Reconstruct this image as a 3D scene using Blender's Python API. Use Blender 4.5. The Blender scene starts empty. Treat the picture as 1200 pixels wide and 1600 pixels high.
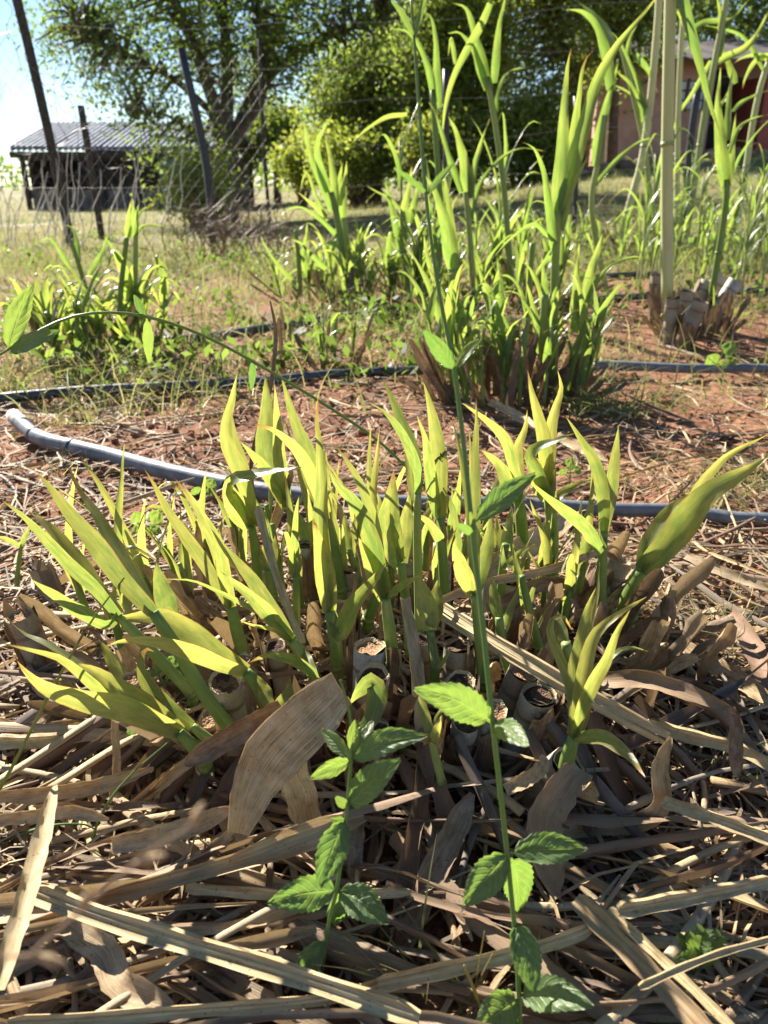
import bpy, math, random
import numpy as np
from mathutils import Vector

random.seed(7)
RNG = np.random.default_rng(7)
PI = math.pi
SC = bpy.context.scene
COL = SC.collection

# ------------------------------------------------------------------ camera
F, PITCH, HCAM = 1209.0, math.radians(23.0), 0.55
cam_d = bpy.data.cameras.new('camera')
cam = bpy.data.objects.new('camera', cam_d)
COL.objects.link(cam)
cam.location = (0, 0, HCAM)
cam.rotation_euler = (math.radians(90) - PITCH, 0, 0)
cam_d.sensor_fit = 'VERTICAL'
cam_d.sensor_height = 36
cam_d.lens = 36 * F / 1600
cam_d.clip_start = 0.02
cam_d.clip_end = 600
cam_d.dof.use_dof = True
cam_d.dof.focus_distance = 0.80
cam_d.dof.aperture_fstop = 9.0
SC.camera = cam

# ------------------------------------------------------------------ sky and sun
SUN_AZ, SUN_EL = math.radians(-35), math.radians(32)      # behind the plants, to the left
world = bpy.data.worlds.new('World')
SC.world = world
world.use_nodes = True
nt = world.node_tree
bg = nt.nodes['Background']
sky = nt.nodes.new('ShaderNodeTexSky')
sky.sky_type = 'NISHITA'
sky.sun_disc = False
sky.sun_elevation = SUN_EL
sky.sun_rotation = SUN_AZ % (2 * PI)
sky.air_density = 0.85
sky.dust_density = 0.0
sky.ozone_density = 2.0
nt.links.new(sky.outputs[0], bg.inputs[0])
bg.inputs[1].default_value = 0.05
sd = bpy.data.lights.new('sun', 'SUN')
sd.energy = 5.0
sd.angle = math.radians(0.53)
sd.color = (1.0, 0.93, 0.82)
sun = bpy.data.objects.new('sun', sd)
COL.objects.link(sun)
to_sun = Vector((math.sin(SUN_AZ) * math.cos(SUN_EL), math.cos(SUN_AZ) * math.cos(SUN_EL), math.sin(SUN_EL)))
sun.rotation_euler = to_sun.to_track_quat('Z', 'Y').to_euler()
sun.location = (-6, 6, 8)
SC.view_settings.view_transform = 'Standard'
SC.view_settings.look = 'None'
SC.view_settings.exposure = 1.72
SC.view_settings.gamma = 1.0

# ------------------------------------------------------------------ pixel -> place
SP, CP = math.sin(PITCH), math.cos(PITCH)
CAM = np.array([0, 0, HCAM])
def ray(px, py):
    u, v = (px - 600) / F, (800 - py) / F
    return np.array([u, CP + v * SP, -SP + v * CP])
def atz(px, py, z=0.0):
    d = ray(px, py)
    return CAM + d * ((z - HCAM) / d[2])
def aty(px, py, Y):
    d = ray(px, py)
    return CAM + d * (Y / d[1])
def depth(p):
    return p[1] * CP - (p[2] - HCAM) * SP
def m_per_px(p):
    return depth(p) / F

# ------------------------------------------------------------------ numpy noise and terrain
def vnoise(x, y, seed=0):
    x = np.asarray(x, float); y = np.asarray(y, float)
    xi = np.floor(x).astype(np.int64); yi = np.floor(y).astype(np.int64)
    fx = x - xi; fy = y - yi
    fx = fx * fx * (3 - 2 * fx); fy = fy * fy * (3 - 2 * fy)
    def h(a, b):
        n = (a * 374761393 + b * 668265263 + seed * 1442695041) & 0x7fffffff
        n = ((n ^ (n >> 13)) * 1274126177) & 0x7fffffff
        return ((n ^ (n >> 16)) & 0xffff) / 65535.0
    return (h(xi, yi) * (1 - fx) + h(xi + 1, yi) * fx) * (1 - fy) + (h(xi, yi + 1) * (1 - fx) + h(xi + 1, yi + 1) * fx) * fy
def sstep(a, b, x):
    t = np.clip((x - a) / (b - a), 0, 1)
    return t * t * (3 - 2 * t)
def terrain(x, y):
    x = np.asarray(x, float); y = np.asarray(y, float)
    a = x / np.maximum(y, 1.0)
    s = np.interp(a, [-0.6, -0.15, 0.0, 0.12, 0.26, 0.38, 0.6], [-0.28, -0.22, 0.1, 0.42, 0.85, 1.10, 1.3])
    z = s * sstep(4, 21, y)
    near = sstep(7, 3, y)
    z = z + near * ((vnoise(x * 3, y * 3, 1) - .5) * .03 + (vnoise(x * 9, y * 9, 2) - .5) * .022 + (vnoise(x * 27, y * 27, 3) - .5) * .012
                    + (vnoise(x * 70, y * 70, 4) - .5) * .006)
    z = z + (1 - near) * ((vnoise(x * .6, y * .6, 5) - .5) * .1)
    r = np.hypot((x - .02) / .42, (y - .82) / .30)
    return z + .035 * np.exp(-r * r * 1.2)
def tz(x, y):
    return float(terrain(x, y))

# ------------------------------------------------------------------ mesh builder
class MB:
    def __init__(s):
        s.v, s.f, s.uv, s.r = [], [], [], []
        s.n = 0
    def add(s, verts, faces, uv, rnd):
        verts = np.asarray(verts, float).reshape(-1, 3)
        s.v.append(verts)
        s.f.extend([tuple(i + s.n for i in f) for f in faces])
        s.uv.append(np.asarray(uv, float).reshape(-1, 2))
        s.r.append(np.full(len(verts), rnd, float) if np.isscalar(rnd) else np.asarray(rnd, float))
        s.n += len(verts)
        return s
    def mesh(s, name, mat, origin=(0, 0, 0), smooth=True):
        me = bpy.data.meshes.new(name)
        v = np.concatenate(s.v) - np.asarray(origin)
        me.from_pydata(v.tolist(), [], s.f)
        a = me.attributes.new('uvp', 'FLOAT2', 'POINT')
        a.data.foreach_set('vector', np.concatenate(s.uv).astype(np.float32).ravel())
        a = me.attributes.new('rnd', 'FLOAT', 'POINT')
        a.data.foreach_set('value', np.concatenate(s.r).astype(np.float32))
        if smooth:
            me.polygons.foreach_set('use_smooth', np.ones(len(me.polygons), bool))
        me.materials.append(mat)
        me.update()
        return me

WO = {}
def link(name, data, origin, parent=None):
    o = bpy.data.objects.new(name, data)
    COL.objects.link(o)
    origin = np.asarray(origin, float)
    WO[o] = origin
    if parent is not None:
        o.parent = parent
        o.location = origin - WO[parent]
    else:
        o.location = origin
    return o
def tag(o, label=None, cat=None, group=None, kind=None):
    if label: o['label'] = label
    if cat: o['category'] = cat
    if group: o['group'] = group
    if kind: o['kind'] = kind
    return o
def part(name, mb, mat, parent=None, origin=None, smooth=True):
    if origin is None:
        origin = mb.v[0].mean(axis=0)
    return link(name, mb.mesh(name, mat, origin, smooth), origin, parent)
def thing(name, origin, label, cat, group=None):
    return tag(link(name, None, origin), label, cat, group)

def norm(v):
    return v / (np.linalg.norm(v, axis=-1, keepdims=True) + 1e-12)
def spline(pts, n):
    p = np.asarray(pts, float)
    if len(p) == 2:
        t = np.linspace(0, 1, n)[:, None]
        return p[0] * (1 - t) + p[1] * t
    p = np.vstack([2 * p[0] - p[1], p, 2 * p[-1] - p[-2]])
    m = len(p) - 3
    seg = np.linalg.norm(np.diff(p[1:-1], axis=0), axis=1)
    cum = np.concatenate([[0], np.cumsum(seg)]); cum /= cum[-1]
    out = []
    for t in np.linspace(0, 1, n):
        i = min(int(np.searchsorted(cum, t, side='right')) - 1, m - 1)
        i = max(i, 0)
        u = (t - cum[i]) / max(cum[i + 1] - cum[i], 1e-9)
        a, b, c, d = p[i], p[i + 1], p[i + 2], p[i + 3]
        out.append(.5 * (2 * b + (c - a) * u + (2 * a - 5 * b + 4 * c - d) * u * u + (3 * b - a - 3 * c + d) * u ** 3))
    return np.array(out)

def ribbon(mb, pts, w, prof, rnd=0.5, n=14, cross=4, fold=.25, twist=0., twist_end=None, wave=0., side0=None, face=None, thick=0., v0=0., v1=1., jag=0.):
    """strip along pts (base -> tip); width w * prof(t); the broad face is turned to `face` (a point) then twisted"""
    P = spline(pts, n)
    T = norm(np.gradient(P, axis=0))
    fp = CAM if face is None else np.asarray(face, float)
    V = norm(fp - P)
    if side0 is not None:
        S = norm(np.asarray(side0) - T * (T @ np.asarray(side0))[:, None])
    else:
        S = norm(np.cross(T, V))
    for i in range(1, n):                                   # no flips
        if S[i] @ S[i - 1] < 0: S[i] = -S[i]
    N = norm(np.cross(S, T))
    t = np.linspace(0, 1, n)
    tw = np.linspace(twist, twist if twist_end is None else twist_end, n)[:, None]
    S2 = S * np.cos(tw) + N * np.sin(tw)
    N2 = norm(np.cross(S2, T))
    W = (w * np.array([prof(x) for x in t]))[:, None] * .5
    ph = random.random() * 6
    jl = 1 - jag * RNG.random((n, 2)) * 1.3
    cr = N2 * (RNG.normal(0, 1, n) * jag * w * .22)[:, None] if jag else 0
    vs, uv = [], []
    for j in range(cross + 1):
        s = -1 + 2 * j / cross
        off = N2 * (fold * (.4 * abs(s) + .6 * s * s)) * W
        if wave:
            off = off + N2 * (wave * w * s * s * np.sin(t * 17 + ph + s * 2.2))[:, None]
        if jag and abs(s) > .2: off = off + cr * s
        vs.append(P + S2 * s * W * (jl[:, 0 if s < 0 else 1][:, None] if abs(s) > .8 else 1) + off)
        uv.append(np.stack([np.full(n, (s + 1) / 2), v0 + (v1 - v0) * t], 1))
    k = cross + 1
    verts = np.stack(vs, 1).reshape(-1, 3)
    uvs = np.stack(uv, 1).reshape(-1, 2)
    faces = [(i * k + j, i * k + j + 1, (i + 1) * k + j + 1, (i + 1) * k + j) for i in range(n - 1) for j in range(cross)]
    mb.add(verts, faces, uvs, rnd)
    if thick:
        Nn = np.repeat(N2, k, axis=0)
        mb.add(verts - Nn * thick, [f[::-1] for f in faces], uvs, rnd)
    return P

def tube(mb, pts, r, rnd=0.5, n=10, sides=7, cap=True, jit=0., v0=0., v1=1., ell=1.):
    P = spline(pts, n) if n > len(pts) or len(pts) > 2 else np.asarray(pts, float)
    n = len(P)
    T = norm(np.gradient(P, axis=0))
    ref = np.array([0, 0, 1.]) if abs(T[0][2]) < .8 else np.array([1., 0, 0])
    S = np.zeros_like(P)
    s = norm(np.cross(T[0], ref))
    for i in range(n):
        s = norm(s - T[i] * (s @ T[i])); S[i] = s
    N = np.cross(S, T)
    r = np.full(n, r, float) if np.isscalar(r) else np.interp(np.linspace(0, 1, n), np.linspace(0, 1, len(r)), r)
    a = np.arange(sides) * 2 * PI / sides
    ca, sa = np.cos(a), np.sin(a)
    rr = r[:, None] * (1 + (RNG.random((n, sides)) - .5) * jit)
    vs = P[:, None, :] + (S[:, None, :] * ca[None, :, None] + N[:, None, :] * sa[None, :, None] * ell) * rr[:, :, None]
    uv = np.zeros((n, sides, 2))
    uv[..., 0] = np.abs(a / PI - 1)[None, :]
    uv[..., 1] = np.linspace(v0, v1, n)[:, None]
    faces = [(i * sides + j, i * sides + (j + 1) % sides, (i + 1) * sides + (j + 1) % sides, (i + 1) * sides + j)
             for i in range(n - 1) for j in range(sides)]
    if cap:
        faces.append(tuple(range(sides))[::-1]); faces.append(tuple((n - 1) * sides + j for j in range(sides)))
    mb.add(vs.reshape(-1, 3), faces, uv.reshape(-1, 2), rnd)
    return P

def box(mb, lo, hi, rnd=.5, rz=0., c=None):
    lo, hi = np.asarray(lo, float), np.asarray(hi, float)
    v = np.array([[x, y, z] for x in (lo[0], hi[0]) for y in (lo[1], hi[1]) for z in (lo[2], hi[2])])
    if c is not None:
        cc, ss = math.cos(rz), math.sin(rz)
        v = np.stack([v[:, 0] * cc - v[:, 1] * ss + c[0], v[:, 0] * ss + v[:, 1] * cc + c[1], v[:, 2] + c[2]], 1)
    f = [(0, 1, 3, 2), (4, 6, 7, 5), (0, 4, 5, 1), (2, 3, 7, 6), (0, 2, 6, 4), (1, 5, 7, 3)]
    uv = np.array([[0, 0], [0, 1], [0, 0], [0, 1], [1, 0], [1, 1], [1, 0], [1, 1]], float)
    mb.add(v, f, uv, rnd)

# width profiles
def p_grass(t):           # napier blade
    return (.62 + .38 * math.sin(min(t / .5, 1) * PI / 2)) * (1 - max(0, (t - .36) / .64) ** 1.4) + .004
def p_tall(t):
    return (.7 + .3 * math.sin(min(t / .25, 1) * PI / 2)) * (1 - max(0, (t - .18) / .82) ** 1.25) + .004
def p_strap(t):
    return (.8 + .2 * math.sin(t * PI)) * (1 - max(0, (t - .75) / .25) ** 2 * .7)
def p_blade(t):
    return (1 - t ** 2) * (.7 + .3 * min(t / .3, 1)) + .01
def p_torn(t):
    return .85 + .15 * math.sin(t * 9) if .04 < t < .96 else .55

# ------------------------------------------------------------------ materials
class NT:
    def __init__(s, name):
        s.m = bpy.data.materials.new(name); s.m.use_nodes = True
        s.t = s.m.node_tree; s.t.nodes.clear()
        s.out = s.n('ShaderNodeOutputMaterial')
    def n(s, typ, **k):
        nd = s.t.nodes.new(typ)
        for a, b in k.items(): setattr(nd, a, b)
        return nd
    def l(s, a, b): s.t.links.new(a, b)
    def setin(s, sock, v):
        if hasattr(v, 'is_linked'): s.l(v, sock)
        else: sock.default_value = v
    def math(s, op, a, b=0., c=0., clamp=False):
        nd = s.n('ShaderNodeMath', operation=op, use_clamp=clamp)
        for i, v in enumerate((a, b, c)): s.setin(nd.inputs[i], v)
        return nd.outputs[0]
    def mix(s, f, a, b, mode='MIX'):
        nd = s.n('ShaderNodeMix', data_type='RGBA', blend_type=mode)
        s.setin(nd.inputs[0], f)
        for i, v in ((6, a), (7, b)):
            s.setin(nd.inputs[i], v if hasattr(v, 'is_linked') else (*v, 1) if len(v) == 3 else v)
        return nd.outputs[2]
    def attr(s, name):
        nd = s.n('ShaderNodeAttribute', attribute_name=name); return nd
    def uvr(s):
        a = s.attr('uvp'); sp = s.n('ShaderNodeSeparateXYZ'); s.l(a.outputs['Vector'], sp.inputs[0])
        return sp.outputs[0], sp.outputs[1], s.attr('rnd').outputs['Fac']
    def vec(s, x, y, z):
        nd = s.n('ShaderNodeCombineXYZ')
        for i, v in enumerate((x, y, z)): s.setin(nd.inputs[i], v)
        return nd.outputs[0]
    def noise(s, vec=None, scale=5., detail=3., rough=.6):
        nd = s.n('ShaderNodeTexNoise')
        if vec is not None: s.l(vec, nd.inputs['Vector'])
        nd.inputs['Scale'].default_value = scale; nd.inputs['Detail'].default_value = detail; nd.inputs['Roughness'].default_value = rough
        return nd.outputs['Fac']
    def pos(s):
        return s.n('ShaderNodeNewGeometry').outputs['Position']
    def ramp(s, f, stops):
        nd = s.n('ShaderNodeValToRGB'); cr = nd.color_ramp
        while len(cr.elements) < len(stops): cr.elements.new(.5)
        for e, (p, c) in zip(cr.elements, stops):
            e.position = p; e.color = (*c, 1) if len(c) == 3 else c
        s.setin(nd.inputs[0], f)
        return nd.outputs[0]
    def bump(s, h, strength=.3, dist=.002):
        nd = s.n('ShaderNodeBump'); nd.inputs['Strength'].default_value = strength; nd.inputs['Distance'].default_value = dist
        s.l(h, nd.inputs['Height']); return nd.outputs[0]
    def finish(s, col, rough=.6, spec=.4, trans=None, tfac=.5, normal=None, metal=0.):
        b = s.n('ShaderNodeBsdfPrincipled')
        s.setin(b.inputs['Base Color'], col if hasattr(col, 'is_linked') else (*col, 1))
        s.setin(b.inputs['Roughness'], rough)
        b.inputs['Specular IOR Level'].default_value = spec
        b.inputs['Metallic'].default_value = metal
        if normal is not None: s.l(normal, b.inputs['Normal'])
        sh = b.outputs[0]
        if trans is not None:
            tr = s.n('ShaderNodeBsdfTranslucent')
            s.setin(tr.inputs[0], trans if hasattr(trans, 'is_linked') else (*trans, 1))
            if normal is not None: s.l(normal, tr.inputs['Normal'])
            mx = s.n('ShaderNodeMixShader'); mx.inputs[0].default_value = tfac
            s.l(sh, mx.inputs[1]); s.l(tr.outputs[0], mx.inputs[2]); sh = mx.outputs[0]
        s.l(sh, s.out.inputs[0])
        return s.m

def blade_material(name, green, yellow, tgreen, tyellow, tipdry=(.42, .22, .06), tfac=.5, yl=.55, rough=.42, brown=1.):
    k = NT(name); u, v, r = k.uvr()
    d = k.math('ABSOLUTE', k.math('SUBTRACT', u, .5))
    ns = k.noise(k.vec(k.math('MULTIPLY', u, 2.5), k.math('MULTIPLY', v, 5), k.math('MULTIPLY', r, 37)), 1.6, 3)
    y = k.math('ADD', k.math('MULTIPLY', r, yl), k.math('MULTIPLY', k.math('POWER', v, 2.0), .35))
    y = k.math('ADD', y, k.math('MULTIPLY', k.math('SUBTRACT', ns, .5), 1.5))
    y = k.math('ADD', y, k.math('MULTIPLY', k.math('POWER', k.math('MULTIPLY', d, 2), 6), .25), clamp=True)
    vein = k.math('SINE', k.math('MULTIPLY', u, 95))
    strk = k.noise(k.vec(k.math('MULTIPLY', u, 22), k.math('MULTIPLY', v, 1.5), k.math('MULTIPLY', r, 71)), 1.0, 2)
    vf = k.math('ADD', k.math('MULTIPLY_ADD', vein, .07, .70), k.math('MULTIPLY', strk, .5))
    mid = k.math('LESS_THAN', d, .03)
    col = k.mix(y, green, yellow); tc = k.mix(y, tgreen, tyellow)
    col = k.mix(k.math('MULTIPLY', mid, .7), col, (.30, .36, .14))
    tc = k.mix(k.math('MULTIPLY', mid, .3), tc, (.25, .30, .06))
    col = k.mix(1., col, k.vec(vf, vf, vf), 'MULTIPLY'); tc = k.mix(1., tc, k.vec(vf, vf, vf), 'MULTIPLY')
    # dry tips, rusty specks
    dry = k.math('MULTIPLY', k.math('SUBTRACT', k.math('MULTIPLY_ADD', k.math('SUBTRACT', ns, .5), .5, v), k.math('MULTIPLY_ADD', k.math('FRACT', k.math('MULTIPLY', r, 13.7)), -.34, 1.16)), 9., clamp=True)
    sp = k.noise(k.vec(k.math('MULTIPLY', u, 12), k.math('MULTIPLY', v, 30), k.math('MULTIPLY', r, 91)), 2.0, 4)
    speck = k.math('MULTIPLY', k.math('GREATER_THAN', sp, .70), .55 * brown)
    edge = k.math('MULTIPLY', k.math('MULTIPLY', k.math('GREATER_THAN', d, .455), k.math('GREATER_THAN', ns, .52)), .75 * brown)
    dd = k.math('MAXIMUM', k.math('MAXIMUM', dry, speck), edge)
    col = k.mix(dd, col, tipdry); tc = k.mix(dd, tc, tuple(c * .9 for c in tipdry))
    nrm = k.bump(vein, .12, .001)
    return k.finish(col, rough, .45, tc, tfac, nrm)

M = {}
M['shoot'] = blade_material('shoot_leaf', (.090, .140, .060), (.27, .25, .075), (.26, .39, .065), (.76, .68, .14), rough=.32, tfac=.49)
M['tall'] = blade_material('tall_leaf', (.095, .150, .085), (.17, .20, .085), (.26, .45, .06), (.60, .66, .11), yl=.5, rough=.27, brown=.4, tfac=.48)
M['grass'] = blade_material('field_grass', (.085, .125, .04), (.27, .22, .10), (.20, .30, .06), (.44, .36, .15), yl=.9, rough=.6, brown=.3)

def simple(name, c1, c2, scale=20., rough=.7, spec=.3, bump=.0, tfac=None, tcol=None, metal=0., detail=4):
    k = NT(name); n = k.noise(k.pos(), scale, detail)
    r = k.attr('rnd').outputs['Fac']
    f = k.math('MULTIPLY_ADD', k.math('SUBTRACT', r, .5), .6, n, clamp=True)
    col = k.ramp(f, [(.3, c1), (.7, c2)])
    return k.finish(col, rough, spec, tcol, tfac or .5, k.bump(n, bump, .01) if bump else None, metal)

def straw_material(name, dark, tan, pale, grey, rough=.62, tfac=.18, greyamt=.75):
    k = NT(name); u, v, r = k.uvr()
    fib = k.noise(k.vec(k.math('MULTIPLY', u, 26), k.math('MULTIPLY', v, 2.2), k.math('MULTIPLY', r, 53)), 1.5, 5, .65)
    big = k.noise(k.vec(k.math('MULTIPLY', u, 1.5), k.math('MULTIPLY', v, 5), k.math('MULTIPLY', r, 31)), 1.7, 3)
    f = k.math('ADD', k.math('MULTIPLY', fib, .6), k.math('MULTIPLY', big, .4))
    col = k.ramp(f, [(.34, dark), (.49, tan), (.64, pale)])
    g = k.math('MULTIPLY', k.math('SUBTRACT', k.math('FRACT', k.math('MULTIPLY', r, 7.3)), .45), 2.2, clamp=True)
    col = k.mix(k.math('MULTIPLY', g, greyamt), col, k.mix(fib, tuple(c * .45 for c in grey), grey))
    red = k.math('GREATER_THAN', k.math('FRACT', k.math('MULTIPLY', r, 3.7)), .82)
    col = k.mix(k.math('MULTIPLY', red, .45), col, (.24, .115, .045))
    sp = k.noise(k.pos(), 260, 3)
    col = k.mix(k.math('MULTIPLY', k.math('GREATER_THAN', sp, .66), .55), col, (.07, .05, .035))
    return k.finish(col, rough, .35, k.mix(.5, col, (.5, .32, .12)), tfac, k.bump(fib, .5, .0015))
M['straw'] = straw_material('dry_straw', (.19, .115, .055), (.50, .35, .18), (.70, .56, .36), (.38, .33, .27))
M['cane'] = straw_material('dry_cane', (.22, .15, .07), (.48, .35, .17), (.66, .54, .33), (.40, .35, .27), tfac=.02, greyamt=.4)
M['sheath'] = straw_material('dry_sheath', (.065, .040, .026), (.20, .13, .078), (.37, .28, .18), (.19, .155, .135), tfac=.08)

def stub_material():
    k = NT('stub_cane'); u, v, r = k.uvr()
    n = k.noise(k.pos(), 60, 4); n2 = k.noise(k.pos(), 15, 3)
    col = k.ramp(k.math('MULTIPLY_ADD', k.math('SUBTRACT', r, .5), .5, n2), [(.25, (.20, .13, .08)), (.5, (.34, .30, .21)), (.75, (.50, .52, .50))])
    n3 = k.noise(k.pos(), 420, 3)
    col = k.mix(k.math('MULTIPLY', k.math('GREATER_THAN', n3, .58), .45), col, (.09, .065, .05))
    col = k.mix(k.math('MULTIPLY', n, .35), col, (.15, .11, .08))
    ring = k.math('GREATER_THAN', k.math('SINE', k.math('MULTIPLY', v, 9.5)), .985)
    col = k.mix(k.math('MULTIPLY', ring, .7), col, (.12, .08, .05))
    return k.finish(col, .55, .35, None, 0, k.bump(n, .5, .002))
M['stub'] = stub_material()
def cut_material():
    k = NT('cut_face'); vo = k.n('ShaderNodeTexVoronoi'); vo.inputs['Scale'].default_value = 520
    k.l(k.pos(), vo.inputs['Vector'])
    r = k.attr('rnd').outputs['Fac']; u, v, _ = k.uvr()
    n = k.noise(k.pos(), 90, 3)
    light = k.mix(k.math('MULTIPLY', k.math('GREATER_THAN', vo.outputs['Distance'], .42), .7), (.40, .25, .13), (.15, .075, .04))
    dark = k.mix(k.math('GREATER_THAN', n, .5), (.045, .025, .018), (.12, .07, .04))
    col = k.mix(k.math('GREATER_THAN', r, .45), dark, light)
    col = k.mix(k.math('GREATER_THAN', u, .84), col, (.42, .33, .2))
    return k.finish(col, .8, .2, None, 0, k.bump(vo.outputs['Distance'], .6, .002))
M['cut'] = cut_material()

def soil_material():
    k = NT('soil'); P = k.pos()
    a = k.noise(P, 7, 5); b = k.noise(P, 55, 5, .7); c = k.noise(P, 240, 3)
    col = k.ramp(b, [(.3, (.105, .048, .028)), (.5, (.27, .130, .074)), (.7, (.40, .215, .13))])
    col = k.mix(k.math('MULTIPLY', k.math('GREATER_THAN', c, .66), .5), col, (.46, .30, .19))
    # dark organic soil and the foreground's shade, both painted round the near stool; turf beyond the bed
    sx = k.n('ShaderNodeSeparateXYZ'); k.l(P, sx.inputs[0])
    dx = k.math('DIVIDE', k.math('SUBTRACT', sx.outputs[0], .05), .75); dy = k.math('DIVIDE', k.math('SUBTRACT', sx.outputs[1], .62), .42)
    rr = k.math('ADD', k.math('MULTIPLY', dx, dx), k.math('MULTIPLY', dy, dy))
    mould_shade = k.math('SUBTRACT', 1.25, k.math('ADD', rr, k.math('MULTIPLY', a, .5)), clamp=True)
    col = k.mix(k.math('MULTIPLY', mould_shade, .8), col, k.mix(b, (.025, .015, .010), (.095, .052, .032)))
    turf = k.math('MULTIPLY', k.math('SUBTRACT', k.math('ADD', sx.outputs[1], k.math('MULTIPLY', a, 2.)), 5.6), .5, clamp=True)
    tn = k.noise(P, 1.1, 4)
    col = k.mix(k.math('MULTIPLY', turf, .92), col, k.ramp(tn, [(.3, (.11, .13, .04)), (.55, (.21, .19, .075)), (.75, (.32, .26, .12))]))
    h = k.math('ADD', b, k.math('MULTIPLY', c, .4))
    return k.finish(col, .92, .15, None, 0, k.bump(h, .8, .012))
M['soil'] = soil_material()
def foliage_material(name, c1, c2, t1, t2, rough=.5, tfac=.42):
    k = NT(name); r = k.attr('rnd').outputs['Fac']
    return k.finish(k.mix(r, c1, c2), rough, .4, k.mix(r, t1, t2), tfac)
M['leaf_dark'] = foliage_material('dark_foliage', (.040, .075, .020), (.095, .125, .040), (.12, .22, .025), (.30, .40, .07), .58, .5)
M['leaf_light'] = foliage_material('light_foliage', (.085, .135, .035), (.18, .22, .06), (.30, .42, .05), (.54, .58, .11), .5, .5)
M['leaf_mid'] = foliage_material('mid_foliage', (.070, .11, .028), (.16, .19, .05), (.26, .38, .04), (.56, .56, .09), .5, .5)
M['bark'] = simple('bark', (.055, .042, .034), (.15, .12, .10), 9, .9, .2, .6)
M['bark_brown'] = simple('brown_bark', (.075, .045, .030), (.17, .11, .075), 9, .9, .2, .6)
M['post'] = simple('fence_post_paint', (.018, .021, .030), (.05, .05, .055), 40, .5, .4)
M['postwood'] = simple('post_wood', (.035, .028, .024), (.09, .075, .06), 30, .85, .2, .4)
M['wire'] = simple('wire', (.16, .15, .15), (.30, .28, .27), 30, .5, .5, metal=.4)
M['pipe'] = simple('pipe_plastic', (.085, .10, .125), (.20, .215, .235), 32, .5, .4, .15)
M['pipe_dark'] = simple('dark_pipe_plastic', (.022, .030, .042), (.065, .08, .10), 26, .4, .5, .1)
M['pipe_end'] = simple('pipe_dusty', (.30, .27, .23), (.5, .47, .42), 50, .7, .3)
M['metal_roof'] = simple('zinc_roof', (.17, .205, .27), (.27, .31, .38), 1.5, .75, .2)
M['block'] = simple('block_wall', (.12, .10, .10), (.20, .17, .16), 2.5, .9, .2, .3)
M['shedwood'] = simple('shed_timber', (.030, .024, .022), (.075, .060, .050), 5, .85, .2)
M['teal'] = simple('teal_tarp', (.04, .12, .14), (.07, .18, .20), 3, .5, .4)
M['plaster'] = simple('pink_plaster', (.42, .24, .19), (.56, .36, .29), 3, .9, .2, .2)
M['redwall'] = simple('red_wall', (.34, .10, .08), (.44, .15, .12), 3, .85, .2, .2)
M['frame'] = simple('window_frame', (.10, .055, .04), (.14, .08, .06), 9, .6, .3)
M['glass'] = simple('window_glass', (.35, .40, .46), (.48, .54, .60), 3, .12, .6)
M['darkroof'] = simple('dark_roof', (.06, .05, .05), (.11, .09, .085), 3, .8, .3)
M['porch_shade'] = simple('shaded_porch', (.05, .055, .075), (.09, .10, .13), 3, .7, .3)  # darkness of the porch interior, put into the colour of its wall and door
M['stone'] = simple('edging_stone', (.20, .12, .09), (.36, .24, .18), 6, .9, .2, .5)
M['pale'] = simple('pale_stalk', (.5, .46, .40), (.72, .68, .62), 30, .6, .3)
M['white'] = simple('white_cord', (.75, .75, .72), (.85, .85, .82), 50, .6, .3)

# ------------------------------------------------------------------ ground: one sheet to the horizon
def axis_pts(fine_lo, fine_hi, step, far_lo, far_hi, g=1.13):
    a = list(np.arange(fine_lo, fine_hi, step)); s = step; x = a[-1]
    while x < far_hi: s *= g; x += s; a.append(x)
    s = step; x = fine_lo; b = []
    while x > far_lo: s *= g; x -= s; b.append(x)
    return np.array(b[::-1] + a)
gx = axis_pts(-1.3, 1.3, .011, -160, 160); gy = axis_pts(.2, 2.1, .011, -40, 330)
GX, GY = np.meshgrid(gx, gy)
GZ = terrain(GX, GY)
mb = MB(); nx, ny = len(gx), len(gy)
idx = np.arange(nx * ny).reshape(ny, nx)
fc = np.stack([idx[:-1, :-1], idx[:-1, 1:], idx[1:, 1:], idx[1:, :-1]], -1).reshape(-1, 4)
mb.add(np.stack([GX, GY, GZ], -1).reshape(-1, 3), fc.tolist(), np.zeros((nx * ny, 2)), .5)
tag(part('ground', mb, M['soil'], None, (0, 0, 0)), kind='structure')

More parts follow.
